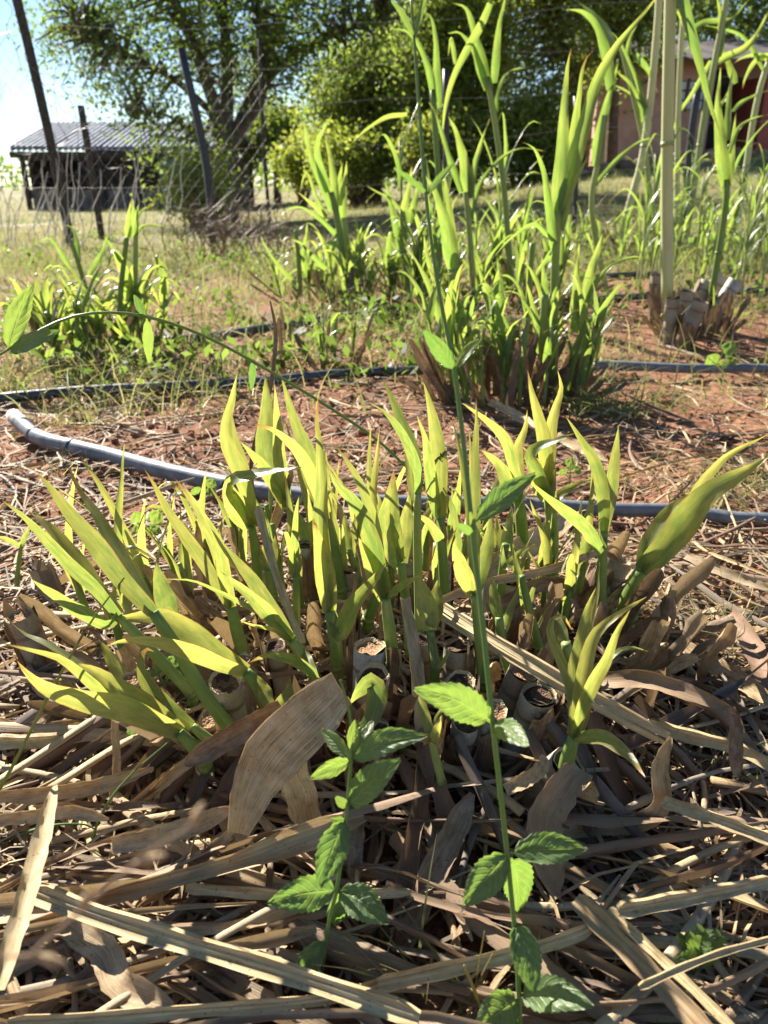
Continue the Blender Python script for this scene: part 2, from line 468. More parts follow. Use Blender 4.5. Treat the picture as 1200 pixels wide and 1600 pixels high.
# ------------------------------------------------------------------ far shed
def make_shed():
    Y0, Y1 = 27.0, 31.0
    el, rl = aty(13, 236, Y0), aty(51, 196, Y1)
    xr = aty(345, 236, Y0)[0]
    zg = aty(20, 324, Y0 + .3)[2]
    base = np.array([(el[0] + xr) / 2, Y0 + 2, zg])
    t = thing('shed', base, 'long open-fronted shed with a ribbed metal roof and low block wall', 'shed')
    ze, zr = el[2], rl[2]
    x0, x1 = el[0], xr
    # ribbed sheets, each a part
    nsh = 9; wsh = (x1 - x0) / nsh
    rf = MB(); tube(rf, [(x0, Y1, zr + .02), (x1, Y1, zr + .02)], .09, sides=6, n=2)
    roof = part('roof', rf, M['metal_roof'], t)
    for back in (0, 1):
        for i in range(nsh):
            s = MB(); n = 25
            xs = np.linspace(x0 + i * wsh, x0 + (i + 1) * wsh - .02, n)
            prof = np.where((np.arange(n) % 6) < 3, .13, 0.) + .01 * (i % 2)
            ya, yb = (Y0, Y1) if not back else (Y1, Y1 + 4)
            za, zb = (ze, zr) if not back else (zr, ze)
            v = np.concatenate([np.stack([xs, np.full(n, ya), za + prof], 1), np.stack([xs, np.full(n, yb), zb + prof], 1)])
            s.add(v, [(j, j + 1, n + j + 1, n + j) for j in range(n - 1)], np.zeros((2 * n, 2)), random.random())
            part('roof_sheet', s, M['metal_roof'], roof, smooth=False)
    # block wall along the front, courses of blocks
    hb = aty(20, 296, Y0 + .3)[2] - zg
    for k in range(3):
        for i in range(14):
            w = (x1 - x0 - .4) / 14
            s = MB(); xo = x0 + .2 + i * w + (w / 2 if k % 2 else 0)
            box(s, (xo, Y0 + .25, zg - .3 + k * (hb + .3) / 3), (min(xo + w - .015, x1), Y0 + .5 + random.uniform(-.01, .01), zg - .3 + (k + 1) * (hb + .3) / 3 - .012), random.random())
            part('block', s, M['block'], t, smooth=False)
    s = MB(); box(s, (x0 + .3, Y1 + 3.4, zg - .3), (x1 - .2, Y1 + 3.6, ze)); part('back_wall', s, M['shedwood'], t, smooth=False)
    for xx in (x0 + .3, x1 - .4):
        s = MB(); box(s, (xx, Y0 + .6, zg - .3), (xx + .12, Y1 + 3.3, ze - .05)); part('side_wall', s, M['shedwood'], t, smooth=False)
    for i in range(6):
        xx = x0 + .25 + i * (x1 - x0 - .6) / 5
        s = MB(); box(s, (xx, Y0 + .12, zg - .3), (xx + .14, Y0 + .24, ze)); part('post', s, M['shedwood'], t, smooth=False)
    s = MB(); box(s, (x0, Y0 + .02, ze - .2), (x1, Y0 + .1, ze - .015)); part('eave_beam', s, M['shedwood'], t, smooth=False)
    nb_ = 22; xw = x0 + (x1 - x0) * .30
    for i in range(nb_):                               # dark boards closing most of the front, uneven at the foot
        wb = (x1 - .5 - xw) / nb_; s = MB()
        box(s, (xw + i * wb, Y0 + .28, zg + hb + random.uniform(-.02, .05)), (xw + (i + 1) * wb - .02, Y0 + .32 + random.uniform(0, .02), ze - .25 - random.choice((0, 0, .12))), random.random()); part('board', s, M['shedwood'], t, smooth=False)
    # rails and sacks behind the wall
    for k in range(2):
        s = MB(); box(s, (x0 + .3, Y0 + .14, zg + hb + .35 + k * .5), (x1 - .3, Y0 + .2, zg + hb + .43 + k * .5)); part('rail', s, M['shedwood'], t, smooth=False)
    s = MB(); x2 = aty(248, 270, Y0)[0]
    n = 12; xs = np.linspace(x2, x2 + 1.4, n)
    top = zg + 1.55 + .06 * np.sin(xs * 5)
    v = np.concatenate([np.stack([xs, Y0 + .05 + .05 * np.sin(xs * 9), np.full(n, zg - .1)], 1), np.stack([xs, Y0 + .08 + .02 * np.sin(xs * 7), top], 1)])
    s.add(v, [(j, j + 1, n + j + 1, n + j) for j in range(n - 1)], np.zeros((2 * n, 2)), .5)
    part('tarpaulin', s, M['teal'], t)
make_shed()

# ------------------------------------------------------------------ house behind the right-hand plants
def make_house():
    Y = 21.0
    X = lambda px: aty(px, 240, Y)[0]
    Z = lambda py: aty(1080, py, Y)[2]
    zg = Z(246)
    t = thing('house', ((X(930) + X(1260)) / 2, Y + 2.5, zg), 'pink plastered house with a barred window and dark open porch', 'house')
    def bx_(name, m, lo, hi, parent=t):
        s = MB(); box(s, lo, hi, random.random()); return part(name, s, m, parent, smooth=False)
    xa, xw0, xw1, xb, xc = X(925), X(1048), X(1088), X(1100), X(1166)
    bx_('wall', M['plaster'], (xa, Y, zg - .4), (xw0, Y + .2, Z(92)))
    bx_('wall', M['plaster'], (xw0, Y + .002, zg - .4), (xw1, Y + .198, Z(172)))
    bx_('wall', M['plaster'], (xw0, Y + .002, Z(126)), (xw1, Y + .198, Z(92)))
    bx_('wall', M['plaster'], (xw1, Y, zg - .4), (xb, Y + .2, Z(92)))
    w = bx_('window', M['frame'], (xw0, Y + .05, Z(172)), (xw1, Y + .11, Z(126)))
    nb = 3
    for i in range(nb):
        for j in range(3):
            ww = (xw1 - xw0) / nb; hh = (Z(126) - Z(172)) / 3
            bx_('pane', M['glass'], (xw0 + i * ww + .03, Y + .03, Z(172) + j * hh + .025), (xw0 + (i + 1) * ww - .03, Y + .046, Z(172) + (j + 1) * hh - .02), w)
    for i in range(1, nb):
        bx_('bar', M['frame'], (xw0 + i * (xw1 - xw0) / nb - .025, Y - .03, Z(175)), (xw0 + i * (xw1 - xw0) / nb + .025, Y + .02, Z(122)), w)
    bx_('porch_wall', M['porch_shade'], (xb, Y + 1.8, zg - .4), (xc, Y + 2.0, Z(92)))
    d = bx_('door', M['porch_shade'], (X(1140), Y + 1.74, zg), (X(1140) + .85, Y + 1.79, zg + 1.95))
    bx_('handle', M['wire'], (X(1140) + .06, Y + 1.69, zg + .95), (X(1140) + .18, Y + 1.735, zg + .99), d)
    bx_('porch_side', M['plaster'], (xb - .2, Y + .201, zg - .4), (xb - .002, Y + 2.0, Z(94)))
    bx_('red_wall', M['redwall'], (xc, Y - .5, zg - .4), (X(1300), Y - .3, Z(120)))
    bx_('red_wall_end', M['redwall'], (xc + .002, Y - .298, zg - .4), (xc + .2, Y + 2.0, Z(120)))
    bx_('porch_step', M['stone'], (xb + .01, Y - .2, zg - .4), (xc - .01, Y + 1.7, zg + .06))
    # roof: mono pitch over all
    s = MB(); n = 40; xs = np.linspace(xa - .5, X(1330), n); pr = np.where(np.arange(n) % 4 < 1, .05, 0)
    zt, zb = Z(92) + .03, Z(92) + 1.0
    lo_ = np.stack([xs, np.full(n, Y - 1.0), zt - .15 + pr], 1); hi_ = np.stack([xs, np.full(n, Y + 4.2), zb + pr], 1)
    v = np.concatenate([lo_, hi_, lo_ - (0, 0, .06), hi_ - (0, 0, .06)])
    s.add(v, [(j, j + 1, n + j + 1, n + j) for j in range(n - 1)] + [(2 * n + j + 1, 2 * n + j, 3 * n + j, 3 * n + j + 1) for j in range(n - 1)]
          + [(j + 1, j, 2 * n + j, 2 * n + j + 1) for j in range(n - 1)], np.zeros((4 * n, 2)), .5)
    part('roof', s, M['darkroof'], t, smooth=False)
    bx_('back_wall', M['plaster'], (xa, Y + 4.0, zg - .4), (X(1300), Y + 4.15, Z(92) + .8))
    for i in range(16):                                # rough edging stones along the bank
        px = 905 + i * 19 + random.uniform(-5, 5)
        p = aty(px, 258, 18.2 + random.uniform(-.2, .2)); p[2] = tz(p[0], p[1]) + .05
        s = MB(); a = RNG.random((6, 10)) * .3 + .85
        th = np.linspace(0, PI, 6)[:, None]; ph = np.arange(10)[None, :] * 2 * PI / 10
        sx_, sz_ = random.uniform(.12, .22), random.uniform(.09, .15)
        vv = np.stack([np.sin(th) * np.cos(ph) * a * sx_, np.sin(th) * np.sin(ph) * a * .12, np.cos(th) * a * sz_ + 0 * ph], -1).reshape(-1, 3) + p
        s.add(vv, [(i2 * 10 + j, i2 * 10 + (j + 1) % 10, (i2 + 1) * 10 + (j + 1) % 10, (i2 + 1) * 10 + j) for i2 in range(5) for j in range(10)], np.zeros((60, 2)), random.random())
        tag(part('edging_stone', s, M['stone'], None, p), 'rough brown stone in the row edging the bank before the house', 'stone', 'stones edging the bank')
make_house()

# ------------------------------------------------------------------ trees
def leaf_cloud(mb, centres, per, spread, size, rnd_base=None, aspect=.5, droop=.3):
    n = len(centres) * per
    C = np.repeat(np.asarray(centres), per, axis=0)
    off = RNG.normal(0, 1, (n, 3)) * np.asarray(spread)
    C = C + off
    d = norm(RNG.normal(0, 1, (n, 3)) + np.array([0, 0, -droop]))
    s = norm(np.cross(d, RNG.normal(0, 1, (n, 3))))
    L = size * RNG.uniform(.6, 1.3, n)[:, None]
    nn = np.cross(d, s)
    v = np.stack([C, C + d * L * .5 + s * L * aspect * .5 + nn * L * .06, C + d * L, C + d * L * .5 - s * L * aspect * .5 + nn * L * .06], 1).reshape(-1, 3)
    f = (np.arange(n)[:, None] * 4 + np.arange(4)).tolist()
    r = np.repeat(np.clip(RNG.normal(.45, .2, len(centres)), 0, 1), per)
    r = np.clip(r + RNG.normal(0, .18, n), 0, 1)
    mb.add(v, f, np.tile([[.5, 0], [1, .5], [.5, 1], [0, .5]], (n, 1)), np.repeat(r, 4))

def tree(name, label, trunk_px, Y, ells, limbs, n_clump, per, size, mat, bark, spread=.3, tr=.3, Ysp=.8, group=None, fork=None):
    b = aty(trunk_px[0][0], trunk_px[0][1], Y); b[2] = tz(b[0], b[1]) - .1
    t = thing(name, b, label, 'tree', group)
    tp = [b] + [aty(x, y, Y) for x, y in trunk_px[1:]]
    s = MB(); tube(s, tp, [tr, tr * .8, tr * .72], n=12, sides=12, jit=.12); part('trunk', s, bark, t)
    nodes = list(spline(tp, 8)[3:])
    top = tp[-1]
    for lp, lr, dY in limbs:
        pts = [aty(x, y, Y + dY * i / max(1, len(lp) - 1)) for i, (x, y) in enumerate(lp)]
        lr *= .78; s = MB(); P = tube(s, pts, [lr, lr * .75, lr * .3], n=14, sides=8, jit=.1); part('limb', s, bark, t)
        nodes += list(P[4:])
    nodes = np.array(nodes)
    cs = []
    vol = np.array([e[2] * e[3] * e[2] for e in ells], float) ** .7; vol /= vol.sum()
    for e, fr in zip(ells, vol):
        c = aty(e[0], e[1], Y + (e[4] if len(e) > 4 else 0)); mpp = m_per_px(c)
        m = max(3, int(n_clump * fr))
        d = norm(RNG.normal(0, 1, (m, 3))) * (RNG.random((m, 1)) ** .45)
        cs.append(c + d * np.array([e[2] * mpp, e[2] * mpp * Ysp, e[3] * mpp]))
    cs = np.concatenate(cs)
    cs = cs[cs[:, 2] > terrain(cs[:, 0], cs[:, 1]) + .25]
    br = MB()
    for c in cs[:: max(1, len(cs) // 260)]:
        nd = nodes[np.argmin(np.linalg.norm((nodes - c) * (1, 1, 1.3), axis=1))]
        mid = (nd + c) / 2 + RNG.normal(0, .12, 3) + np.array([0, 0, .1 * np.linalg.norm(c - nd)])
        tube(br, [nd, mid, c], [.045, .025, .008], n=6, sides=4, cap=False)
    part('branches', br, bark, t)
    cr = MB(); leaf_cloud(cr, cs, per, spread, size); part('crown', cr, mat, t)
    return t

tree('shade_tree', 'large dark spreading tree with forked trunk standing behind the wire fence', [(352, 335), (350, 270), (352, 235)], 16.0,
     [(330, -10, 230, 130), (180, 60, 130, 75, -.5), (230, 165, 75, 60, -1.), (300, 225, 70, 60, -.6), (430, 60, 130, 110), (560, 20, 90, 70), (500, -90, 180, 90),
      (240, -110, 180, 80), (120, 20, 70, 55), (380, 130, 90, 40, 1.0), (150, 120, 50, 35, -.5)],
     [([(352, 240), (330, 150), (290, 40), (250, -60)], .17, -1.0), ([(352, 240), (355, 130), (350, 20), (345, -90)], .18, .3), ([(356, 235), (390, 160), (420, 80), (470, -40)], .18, .8),
      ([(362, 228), (410, 150), (405, 60), (400, -60)], .13, -.4), ([(395, 160), (440, 100), (510, 60), (590, 30)], .10, .4), ([(335, 180), (280, 130), (210, 90), (140, 60)], .09, -.8),
      ([(345, 250), (310, 215), (260, 180), (220, 175)], .06, -1.), ([(350, 265), (335, 200), (322, 110), (310, 0)], .12, 1.2)],
     520, 62, .095, M['leaf_dark'], M['bark'], .26, .27)
tree('round_tree', 'small round olive tree far behind the forked shade tree', [(432, 282), (432, 250)], 34.0, [(430, 205, 45, 38), (455, 225, 30, 25), (405, 225, 25, 22)],
     [([(432, 250), (430, 210)], .1, 0)], 90, 60, .24, M['leaf_mid'], M['bark'], .4, .18)
tree('feathery_tree', 'pale green feathery tree beside the shade tree, its crown reaching down', [(585, 285), (585, 200), (588, 120)], 22.0,
     [(560, 150, 75, 75), (590, 90, 70, 60), (530, 200, 50, 60), (610, 190, 80, 70), (560, 230, 70, 40), (640, 110, 55, 70), (500, 170, 25, 40)],
     [([(588, 130), (600, 60), (605, 0)], .12, 0)], 440, 90, .10, M['leaf_light'], M['bark_brown'], .25, .2)
tree('bushy_tree', 'tall bright green bushy tree behind the middle grass clump', [(705, 285), (705, 180), (702, 90)], 20.5,
     [(700, 90, 85, 80), (680, 170, 75, 70), (745, 150, 70, 80), (720, 20, 90, 60), (770, 80, 60, 70), (660, 40, 50, 50), (700, 230, 90, 40)],
     [([(702, 100), (710, 30), (712, -40)], .12, 0), ([(702, 110), (760, 60), (790, 10)], .08, 0)], 460, 90, .10, M['leaf_light'], M['bark_brown'], .25, .2)
tree('autumn_tree', 'olive tree with some yellow leaves and bare brown lower trunk near the house', [(905, 270), (903, 190), (900, 110)], 19.0,
     [(850, 40, 90, 70), (920, 20, 90, 60), (870, 110, 60, 45), (960, 70, 60, 50), (820, 0, 60, 50), (900, -60, 110, 60)],
     [([(900, 120), (870, 60), (850, 0)], .1, 0), ([(900, 120), (940, 60), (960, 0)], .1, .3)], 240, 70, .10, M['leaf_mid'], M['bark_brown'], .28, .17)
tree('slim_tree', 'slim brown trunked tree standing close to the pink house wall', [(955, 262), (958, 180), (960, 90)], 19.6,
     [(980, 50, 60, 60), (1010, 0, 70, 50), (960, -50, 80, 50)], [([(960, 100), (985, 40), (1000, -30)], .09, 0)], 110, 44, .13, M['leaf_dark'], M['bark_brown'], .33, .15)
tree('dark_tree', 'dark leafed tree rising above the house roof', [(1130, 225), (1128, 120), (1125, 60)], 27.0,
     [(1100, 40, 80, 55), (1180, 70, 60, 40), (1050, 60, 60, 45), (1200, 10, 80, 60), (1090, -40, 130, 60)], [([(1125, 70), (1100, 20), (1080, -40)], .14, 0), ([(1125, 70), (1170, 30), (1210, -20)], .12, 0)],
     150, 40, .18, M['leaf_dark'], M['bark'], .36, .25)
def bush(name, label, px, py, Y, rx, ry, n, per, mat, size=.12, group=None):
    c = aty(px, py, Y); mpp = m_per_px(c); b = np.array([c[0], c[1], tz(c[0], c[1])])
    t = thing(name, b, label, 'bush', group)
    d = norm(RNG.normal(0, 1, (n, 3))) * (RNG.random((n, 1)) ** .4) * np.array([rx * mpp, rx * mpp * .7, ry * mpp]) + c
    d = d[d[:, 2] > b[2] + .1]
    s = MB()
    for p in d[::3]: tube(s, [b + RNG.normal(0, .1, 3) * (1, 1, 0), (b + p) / 2 + RNG.normal(0, .08, 3), p], [.03, .018, .006], n=5, sides=4, cap=False)
    part('stems', s, M['bark_brown'], t)
    cr = MB(); leaf_cloud(cr, d, per, .2, size); part('foliage', cr, mat, t)
bush('hedge_bush', 'dark dense bush at the foot of the feathery tree', 560, 245, 20.0, 75, 38, 110, 55, M['leaf_mid'])
bush('hedge_bush', 'dark dense bush at the foot of the bright bushy tree', 700, 235, 19.0, 85, 48, 160, 60, M['leaf_mid'])
bush('hedge_bush', 'dark green bush left of the bare brown trunks by the house', 835, 215, 18.6, 75, 65, 170, 55, M['leaf_mid'])
bush('hedge_bush', 'mid green bush below the branches right of the shade tree trunk', 470, 255, 24.0, 40, 28, 60, 60, M['leaf_mid'])
bush('hedge_bush', 'leafy shrub in front of the forked trunk', 305, 290, 13.0, 45, 40, 45, 50, M['leaf_mid'], .09)
# far wooded skyline reads as one mass
s = MB(); cs = []
for i in range(260):
    a = random.uniform(-1.1, 1.1); Yf = random.uniform(75, 110)
    cs.append((a * Yf, Yf, tz(a * Yf, Yf) + random.uniform(.3, 2.6)))
leaf_cloud(s, np.array(cs), 26, (1.8, 1.5, .8), .9)
tag(part('distant_wood', s, M['leaf_dark'], None, (0, 90, 0)), 'low distant wood along the skyline beyond the field', 'wood', kind='stuff')

# ------------------------------------------------------------------ wire fence
def make_fence():
    YF = 8.2
    t = thing('wire_fence', aty(335, 385, YF), 'sagging wire mesh fence on leaning dark posts across the back of the garden', 'fence')
    def post(pts, r, m, Y, name='post'):
        P = [aty(x, y, Y) for x, y in pts]; P[0][2] = tz(P[0][0], P[0][1]) - .05
        s = MB(); tube(s, P, r, n=8, sides=8, jit=.12); part(name, s, m, t)
    post([(112, 385), (72, 190), (24, -10), (8, -70)], .045, M['postwood'], YF)
    post([(158, 362), (143, 265), (126, 165)], .040, M['postwood'], 9.4)
    post([(333, 385), (322, 255), (283, 75)], .038, M['post'], YF)
    post([(422, 335), (412, 230), (405, 60)], .022, M['postwood'], 10.5)
    post([(697, 345), (697, 230), (697, 108)], .030, M['post'], YF)
    post([(1073, 330), (1078, 230), (1092, 130)], .035, M['post'], YF)
    post([(900, 330), (902, 230), (900, 150)], .025, M['post'], YF)
    post([(-160, 390), (-170, 200), (-180, 20)], .045, M['postwood'], YF)
    post([(1330, 300), (1330, 200), (1335, 60)], .035, M['post'], YF)
    # strands
    x0, x1 = aty(-170, 300, YF)[0], aty(1330, 300, YF)[0]
    def ztop(x): return tz(x, YF) + 1.65
    for k, h in enumerate((.25, .6, .95, 1.3, 1.62, 1.95)):
        xs = np.linspace(x0, x1, 46)
        z = [tz(x, YF) + h - .05 * abs(math.sin((x + 1.9 * k) * 1.1)) + random.uniform(-.004, .004) for x in xs]
        s = MB(); tube(s, np.stack([xs, np.full(46, YF - .03) + .02 * np.sin(xs * 3), z], 1), .0016, n=92, sides=4, cap=False); part('strand', s, M['wire'], t)
    # diamond mesh, sagging, torn along the top on the left
    s = MB()
    pitch = .12; xm = aty(428, 300, YF)[0]
    for fam in (1, -1):
        xs0 = np.arange(x0 - 2, xm + 2, pitch)
        for x in xs0:
            n = 22
            h = np.linspace(0.05, 1.78, n)
            xx = x + fam * h * .85
            ok = (xx > x0) & (xx < xm)
            if ok.sum() < 3: continue
            xx = xx[ok]; hh = h[ok]
            wob = .05 * (vnoise(xx * 2.1, hh * 2.1, 11) - .5) + .03 * (vnoise(xx * 9, hh * 9, 12) - .5)
            zz = terrain(xx, np.full(len(xx), YF)) + hh * (1 - .06 * (vnoise(xx * .9, xx * 0, 13))) + wob
            yy = YF + .12 * (vnoise(xx * 1.3, hh * 1.3, 14) - .5)
            tube(s, np.stack([xx + wob, yy, zz], 1), .0010, n=len(xx), sides=3, cap=False)
    o = part('wire_mesh', s, M['wire'], t); o['kind'] = 'stuff'
    # loose tangled wire above the mesh at the left
    for i in range(16):
        x = random.uniform(aty(-40, 100, YF)[0], aty(140, 100, YF)[0]); z = random.uniform(1.3, 2.0)
        P = [np.array([x, YF, z])]; a = random.uniform(0, 6)
        for j in range(9):
            a += random.uniform(-1.3, 1.3)
            P.append(P[-1] + .16 * np.array([math.cos(a), random.uniform(-.25, .25), math.sin(a)]))
        s = MB(); tube(s, P, .0026, n=40, sides=4, cap=False); part('loose_wire', s, M['wire'], t)
make_fence()
# pale climbing stalks dried onto the fence
s = MB()
for i in range(36):
    px = random.uniform(-20, 290); c = aty(px, 330, 8.1)
    z = tz(c[0], 8.1); h = random.uniform(.5, 1.05); dx = random.uniform(-.05, .3)
    P = [(c[0] + dx * q + random.uniform(-.05, .05), 8.1 + random.uniform(-.06, .06), z + h * q) for q in (0, .25, .5, .75, 1)]
    tube(s, P, [.005, .005, .003], .02 + .06 * random.random(), n=10, sides=4, cap=False)
tag(part('dry_climbers', s, M['pale'], None, (-3, 8.1, 0)), 'pale dead climbing stems tangled in the fence mesh', 'climbers', kind='stuff')
# grey twiggy weeds at the fence foot
s = MB()
for i in range(150):
    px = random.choice([random.gauss(375, 40), random.uniform(250, 520), random.uniform(640, 1000)])
    Yq = random.uniform(5.6, 8.0); c = aty(px, 340, Yq); z = tz(c[0], Yq)
    h = random.uniform(.12, .5) * (1.0 if px < 450 else .6); a = random.uniform(0, 6)
    tip = np.array([c[0] + .5 * h * math.cos(a), Yq + .3 * h * math.sin(a), z + h])
    b0 = np.array([c[0], Yq, z - .02]); mid = (b0 + tip) / 2 + RNG.normal(0, .04, 3)
    tube(s, [b0, mid, tip], [.006, .004, .0015], random.random(), n=6, sides=3, cap=False)
    for j in range(5):
        q = mid + (tip - mid) * random.random(); e = q + RNG.normal(0, .09, 3) + (0, 0, .06)
        tube(s, [q, e], [.003, .001], random.random(), n=2, sides=3, cap=False)
tag(part('dead_weeds', s, M['sheath'], None, (-1, 7, 0)), 'grey brown twiggy dead weeds at the foot of the fence', 'weeds', kind='stuff')
# a white cord stretched at the left
s = MB(); tube(s, [aty(-60, 402, 7.0), aty(0, 403, 7.0), aty(62, 403, 7.0), aty(108, 385, 8.2)], .006, n=20, sides=5)
tag(part('white_cord', s, M['white']), 'white cord stretched low from the leaning wooden post', 'cord')
def stem_material(name, a, b, c, rough=.45):
    k = NT(name); u, v, r = k.uvr()
    n = k.noise(k.vec(k.math('MULTIPLY', u, 9), k.math('MULTIPLY', v, 3), k.math('MULTIPLY', r, 40)), 1.5, 3)
    col = k.ramp(k.math('ADD', k.math('MULTIPLY', n, .6), k.math('MULTIPLY', r, .4)), [(.3, a), (.5, b), (.75, c)])
    return k.finish(col, rough, .4, k.mix(.6, col, (.4, .5, .05)), .22)
M['stem'] = stem_material('shoot_stem', (.14, .22, .05), (.22, .30, .08), (.38, .42, .16))
M['tallstem'] = stem_material('tall_stalk', (.26, .33, .12), (.42, .46, .22), (.58, .56, .32))
M['weedstem'] = stem_material('weed_stem', (.08, .15, .04), (.14, .24, .06), (.26, .36, .10))
def weed_leaf_material():
    k = NT('weed_leaf'); u, v, r = k.uvr()
    d = k.math('ABSOLUTE', k.math('SUBTRACT', u, .5))
    lat = k.math('SINE', k.math('MULTIPLY', k.math('SUBTRACT', v, k.math('MULTIPLY', d, .55)), 48))
    vn = k.math('POWER', k.math('MULTIPLY_ADD', lat, .5, .5), 10)
    mid = k.math('SUBTRACT', 1., k.math('DIVIDE', d, .035), clamp=True)
    vein = k.math('MAXIMUM', mid, k.math('MULTIPLY', vn, .7))
    n = k.noise(k.pos(), 120, 3)
    y = k.math('MULTIPLY_ADD', k.math('SUBTRACT', n, .5), .8, r, clamp=True)
    col = k.mix(y, (.080, .140, .065), (.16, .22, .085)); tc = k.mix(y, (.13, .30, .045), (.36, .50, .07))
    col = k.mix(k.math('MULTIPLY', vein, .6), col, (.18, .28, .09)); tc = k.mix(k.math('MULTIPLY', vein, .5), tc, (.5, .62, .12))
    sp = k.math('MULTIPLY', k.math('GREATER_THAN', k.noise(k.pos(), 330, 2), .70), .5)
    col = k.mix(sp, col, (.13, .08, .03))
    fine = k.noise(k.pos(), 700, 2)
    h = k.math('ADD', vein, k.math('MULTIPLY', fine, .6))
    return k.finish(col, .42, .5, tc, .42, k.bump(h, .55, .0008))
M['weed'] = weed_leaf_material()

# ------------------------------------------------------------------ the near stool
def blade(parent, px_tb, wpx, Y0, dY=.0, tone=.4, twist=0., fold=.22, mat=None, wave=.05, n=16, neck=None, name='leaf', cross=4, prof=p_grass, tw_end=None):
    """leaf traced tip -> base in photo pixels; its distance is that of its shoot (Y0), leaning by dY towards the tip"""
    pts = list(px_tb)[::-1]
    if neck is not None and math.hypot(pts[0][0] - neck[0], pts[0][1] - neck[1]) > 8: pts = [neck] + pts
    L = np.concatenate([[0], np.cumsum([math.hypot(b[0] - a[0], b[1] - a[1]) for a, b in zip(pts, pts[1:])])]); L /= L[-1]
    P = [aty(x, y, Y0 + dY * q) for (x, y), q in zip(pts, L)]
    w = .9 * wpx * m_per_px(P[len(P) // 2]) / max(.35, math.cos(twist))
    s = MB(); ribbon(s, P, w, prof, tone, n=n, cross=cross, fold=fold, twist=twist, twist_end=tw_end, wave=wave)
    return part(name, s, mat or M['shoot'], parent, P[0])

SZ = .10                                                   # height of the stool above the soil where shoots leave it
stool_c = np.array([0.02, .82, tz(.02, .82)])
stool = thing('grass_clump', stool_c, 'cut back clump of thick grass canes sprouting short yellow green shoots in dry mulch', 'grass clump')
